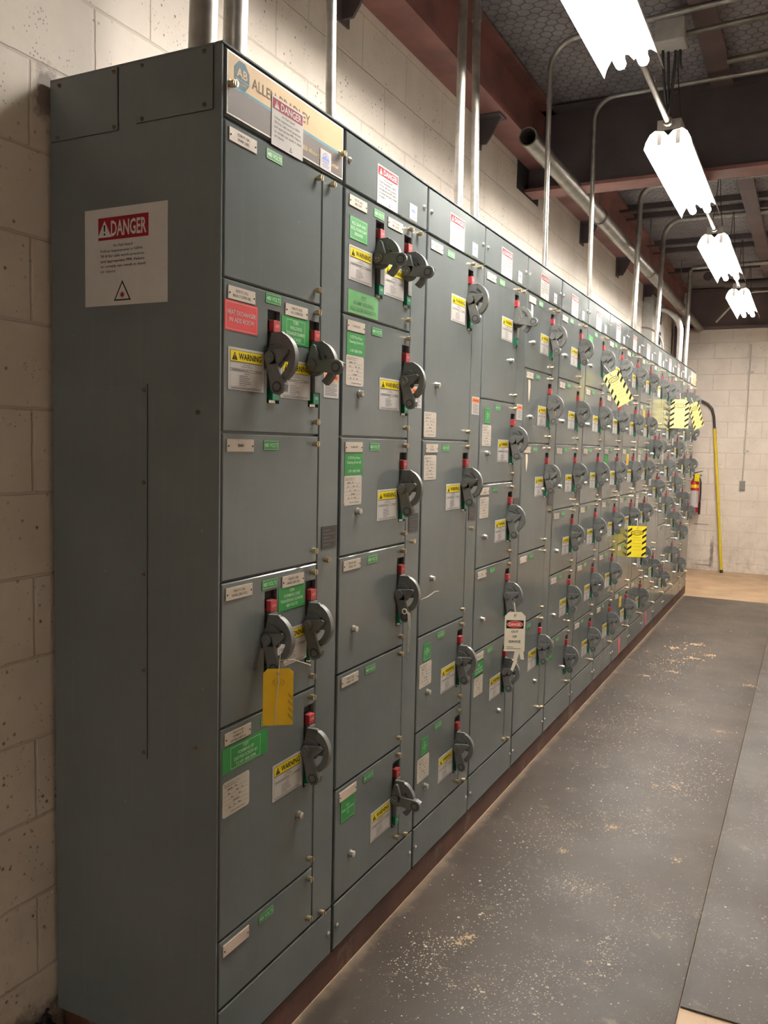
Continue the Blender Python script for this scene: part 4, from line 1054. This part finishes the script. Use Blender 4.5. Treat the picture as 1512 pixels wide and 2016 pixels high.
# ------------------------------------------------------------------ light fixtures
def b_reflector(bm, Lf):
    # cross-section (x, z) relative to fixture centre at its lower rim; wings with inner ridge
    sec = [(-.104, .0), (-.096, .030), (-.080, .060), (-.058, .076), (-.020, .070), (0, .048), (.020, .070), (.058, .076), (.080, .060), (.096, .030), (.104, .0)]
    th = .0015; ys_ = (0, Lf)
    lo = [[bm.verts.new((x, y, z)) for x, z in sec] for y in ys_]
    hi = [[bm.verts.new((x*1.012, y, z+th)) for x, z in sec] for y in ys_]
    m = len(sec)
    for i in range(m-1):
        bm.faces.new((lo[0][i], lo[0][i+1], lo[1][i+1], lo[1][i])); bm.faces.new((hi[0][i+1], hi[0][i], hi[1][i], hi[1][i+1]))
        bm.faces.new((lo[0][i+1], lo[0][i], hi[0][i], hi[0][i+1])); bm.faces.new((lo[1][i], lo[1][i+1], hi[1][i+1], hi[1][i]))
    for i in (0, m-1): bm.faces.new((lo[0][i], lo[1][i], hi[1][i], hi[0][i]))
def fixture(y0, y1, lab):
    Lf = y1-y0
    root = empty('fluorescent_light', (.412, y0, 2.70)); tag(root, lab, 'light fixture', 'twin-tube fluorescent lights in a line')
    bm = bmesh.new(); b_reflector(bm, Lf); bmesh.ops.recalc_face_normals(bm, faces=bm.faces); new_obj('reflector', bm, ENAMEL, root)
    bm = bmesh.new(); box(bm, -.052, .052, .01, Lf-.01, .079, .125, 0, .004); new_obj('ballast_housing', bm, BALLAST, root)
    for sx in (-.040, .040):
        bm = bmesh.new(); cyl(bm, (sx, .03, .028), (sx, Lf-.03, .028), .019, 16); new_obj('tube', bm, TUBE, root, smooth=50)
        for yy in (.012, Lf-.030):
            bm = bmesh.new(); box(bm, sx-.010, sx+.010, yy, yy+.018, .016, .078, 0, .001); new_obj('lamp_holder', bm, ENAMEL, root)
    for yy in (.12, Lf-.12):
        bm = bmesh.new()
        for sx in (-.035, .035): tube(bm, [(sx, yy, .125), (sx*.4, yy, .33), (0, yy, .55)], .0028, 6)
        new_obj('hanger_chain', bm, HOOKM, root)
for a, b, lab in ((.60, 1.86, 'nearest fluorescent light, cut off by the top edge of the view'), (2.68, 3.94, 'second fluorescent light in the line, in front of the dark ceiling beam'),
                  (4.70, 6.06, 'third fluorescent light in the line'), (6.78, 8.12, 'smallest and farthest fluorescent light in the line'),
                  (-5.7, -4.4, 'fluorescent light behind the viewer in the same line')):
    fixture(a, b, lab)
for a, b, lab in ((1.88, 2.66, 'steel stem linking the nearest light to the second'), (3.96, 4.68, 'steel stem linking the second light to the third'), (6.08, 6.76, 'steel stem linking the third light to the farthest')):
    bm = bmesh.new(); tube(bm, [(.412, a, 2.800), (.412, b, 2.800)], .0125, 14); cyl(bm, (.412, a, 2.8), (.412, a+.025, 2.8), .02, 14); cyl(bm, (.412, b-.025, 2.8), (.412, b, 2.8), .02, 14)
    tag(new_obj('conduit_stem', bm, GALVD, smooth=50), lab, 'conduit', 'stems linking the fluorescent lights')

# ------------------------------------------------------------------ end wall things
# vent cabinet on the left wall
root = empty('wall_vent', (WX, 7.55, 2.30)); tag(root, 'grey louvred vent box on the block wall above the far cabinets', 'vent')
bm = bmesh.new(); box(bm, 0.0005, .10, -.35, .35, 0, .52, 0, .004); new_obj('housing', bm, DUCT, root)
for z0 in (.10, .30):
    bm = bmesh.new()
    box(bm, .1002, .103, -.13, .13, z0, z0+.14, 0)
    for i in range(7): box(bm, .103, .106, -.12+i*.037, -.105+i*.037, z0+.01, z0+.13, 1)  # black bars paint the shade of the grille openings
    new_obj('grille', bm, [simple('vent_grille_grey', (.2, .2, .2), .5, .4), BLACK] if z0 == .10 else [DUCT, BLACK], root)
# extinguisher
root = empty('fire_extinguisher', (-.17, 9.40, .62)); tag(root, 'red fire extinguisher with yellow tags and black hose on the end wall', 'fire extinguisher')
bm = bmesh.new()
prof = [(.0, 0), (.052, 0), (.057, .012), (.057, .33), (.050, .365), (.030, .385), (.022, .40), (0, .40)]
n = 24
rg = [[bm.verts.new((r*math.cos(2*math.pi*i/n), r*math.sin(2*math.pi*i/n), z)) for i in range(n)] for r, z in prof[1:-1]]
for a, b in zip(rg, rg[1:]):
    for i in range(n): bm.faces.new((a[i], a[(i+1) % n], b[(i+1) % n], b[i]))
bm.faces.new(rg[0][::-1]); bm.faces.new(rg[-1])
new_obj('cylinder', bm, EXTRED, root, smooth=50)
bm = bmesh.new()
for z0, z1, mi in ((.06, .26, 0), (.29, .33, 1)):
    m = 10
    for i in range(m):
        a0 = math.radians(-150+120*i/m); a1 = math.radians(-150+120*(i+1)/m); r = .058
        f = bm.faces.new([bm.verts.new((r*math.cos(a0), r*math.sin(a0), z0)), bm.verts.new((r*math.cos(a1), r*math.sin(a1), z0)), bm.verts.new((r*math.cos(a1), r*math.sin(a1), z1)), bm.verts.new((r*math.cos(a0), r*math.sin(a0), z1))]); f.material_index = mi
new_obj('label_band', bm, [WHITE, TAGY], root, smooth=True)
bm = bmesh.new(); cyl(bm, (0, 0, .40), (0, 0, .435), .016, 14); box(bm, -.03, .075, -.010, .010, .435, .447, 0, .002); 
prism(bm, [(-.02, .455), (.085, .49), (.085, .498), (-.02, .470)], -.009, .009); new_obj('valve_handle', bm, HOSE, root, smooth=40)
bm = bmesh.new(); tube(bm, [(.01, -.01, .425), (.05, -.02, .43), (.072, -.03, .36), (.074, -.03, .2), (.070, -.03, .10)], .0095, 12); tube(bm, [(.070, -.03, .12), (.068, -.03, -.02)], .013, 12); new_obj('hose', bm, HOSE, root, smooth=50)
bm = bmesh.new(); box(bm, -.028, .030, -.064, -.062, .37, .46, 0); _o = new_obj('inspection_tag', bm, YEL, root); _o.rotation_euler = (0, math.radians(4), 0)

bm = bmesh.new(); box(bm, -.02, .02, .058, .097, .10, .42, 0); new_obj('wall_hook', bm, DUCT, root)
# rescue hook pole
root = empty('hook_pole', (.18, 9.36, -.081)); tag(root, 'yellow pole with a curved black hook leaning on the end wall', 'rescue pole')
bm = bmesh.new(); tube(bm, [(0, 0, .035), (-.165, .10, 1.70)], .018, 18); new_obj('pole', bm, POLEY, root, smooth=50)
bm = bmesh.new(); tube(bm, [(.0036, -.002, 0), (0, 0, .036)], .0195, 16); new_obj('end_cap', bm, HOSE, root, smooth=50)
bm = bmesh.new()
hk = [(-.165, .10, 1.69), (-.180, .105, 1.84), (-.205, .105, 1.93), (-.255, .10, 1.99), (-.32, .095, 2.025), (-.40, .09, 2.04), (-.47, .09, 2.01), (-.50, .09, 1.95)]
tube(bm, hk, .0145, 14); new_obj('hook', bm, HOOKM, root, smooth=50)
# wall switch and its conduit
root = empty('wall_switch', (.350, 9.4995, .90)); tag(root, 'grey metal switch box on the end wall with a painted conduit above', 'switch box')
bm = bmesh.new(); box(bm, -.032, .032, -.022, 0, 0, .112, 0, .003); box(bm, -.006, .006, -.028, -.022, .045, .068); new_obj('box', bm, BOXM, root)
bm = bmesh.new(); tube(bm, [(0, -.010, .112), (.012, -.010, 1.70)], .0075, 10); new_obj('conduit_run', bm, simple('painted_conduit', (.44, .39, .33), .5), root, smooth=50)
for z in (.46, 1.38):
    bm = bmesh.new(); box(bm, -.012, .055, -.020, -.0005, z-.010, z+.012, 0, .002); new_obj('strap', bm, DUCT, root)

# ------------------------------------------------------------------ debris on the mats
rnd = random.Random(11)
def crumbs(n, centers, lab, mat, size):
    bm = bmesh.new()
    base_size = size
    for _ in range(n):
        size = base_size*(2.0 if _ % 16 == 0 else 1.)
        if centers and rnd.random() < .75:
            cx, cy, sx, sy = rnd.choice(centers); x = rnd.gauss(cx, sx); y = rnd.gauss(cy, sy)
        else: x = rnd.uniform(.03, 1.5); y = rnd.uniform(.1, 6.5)**1.0
        if x < .02 or x > 1.95 or y > 7.35 or y < -.5: continue
        s = size*(.35+rnd.random()**2*1.3); a = rnd.random()*6.28; h = s*.55
        p = [bm.verts.new((x+s*rnd.uniform(.6, 1)*math.cos(a+t), y+s*rnd.uniform(.5, 1)*math.sin(a+t), ZF+.0001)) for t in (0, 1.7, 3.3, 4.8)]
        q = bm.verts.new((x+s*.1, y, ZF+h))
        for i in range(4): bm.faces.new((p[i], p[(i+1) % 4], q))
    o = new_obj('floor_crumbs', bm, mat); tag(o, lab, 'debris', kind='stuff')
cc = [(.95, 1.2, .08, .2), (1.0, 2.2, .08, .3), (.7, 1.25, .12, .10), (.26, 2.9, .08, .35), (.5, 1.9, .1, .12), (.6, 2.35, .12, .12), (.25, 1.6, .08, .15), (.28, 1.1, .08, .12), (.45, 1.3, .06, .05), (.5, .75, .05, .10), (.35, .65, .08, .08), (.62, .95, .03, .10), (.45, 3.2, .15, .3), (.65, 2.6, .1, .2), (.18, .72, .05, .1), (.3, 4.6, .1, .35)]
crumbs(11000, cc, 'fine pale crumbs scattered over the dark rubber mats', CRUMB, .0021)
bm = bmesh.new()
clumps = [(.675, .63, .030), (.70, .60, .02), (.245, .86, .030), (.235, .82, .02), (.47, 1.80, .028), (.35, 1.52, .024), (.72, 1.65, .022), (.62, 2.32, .028), (.55, 2.30, .02), (.8, 4.2, .04), (.72, 3.2, .03), (.30, 4.6, .05), (.42, 4.75, .06), (.25, 5.0, .06), (.38, 5.2, .07), (.50, 4.9, .05), (.34, 4.3, .04), (.20, 4.1, .03)]
for cx, cy, s in clumps:
    for _ in range(46):
        a = rnd.random()*6.28; d = abs(rnd.gauss(0, s*.6)); x = cx+d*math.cos(a)*1.2; y = cy+d*math.sin(a); r = s*.13*(.4+rnd.random())
        p = [bm.verts.new((x+r*rnd.uniform(.6, 1.2)*math.cos(t), y+r*rnd.uniform(.6, 1.2)*math.sin(t), ZF+.0002)) for t in (0, 1.05, 2.1, 3.14, 4.2, 5.2)]
        q = bm.verts.new((x, y, ZF+r*.35))
        for i in range(6): bm.faces.new((p[i], p[(i+1) % 6], q))
tag(new_obj('dust_clumps', bm, CLUMP), 'tan dust clumps and shavings lying in patches on the rubber mats', 'debris', kind='stuff')
# black grime at the foot of the near corner
bm = bmesh.new()
for _ in range(260):
    x = -.474+abs(rnd.gauss(0, .055)); y = -.012-abs(rnd.gauss(0, .07)); sz = rnd.uniform(.006, .017)
    top = max(0, .10-1.6*(x+.474)-.5*abs(y+.01)); z = -.081+rnd.random()**1.6*top+sz*.3
    if x < -.474+sz: x = -.4735+sz
    if y > -.002-sz: y = -.002-sz
    n0 = len(bm.verts)
    g = bmesh.ops.create_icosphere(bm, subdivisions=2, radius=sz, matrix=Matrix.Translation((x, y, z)))
    for v in g['verts']:
        d = v.co-Vector((x, y, z)); v.co = Vector((x, y, z))+d*(.75+.5*noise.noise(v.co*90))
tag(new_obj('black_grime', bm, GRIME), 'black oily grime heaped at the near foot of the cabinets', 'debris', kind='stuff')
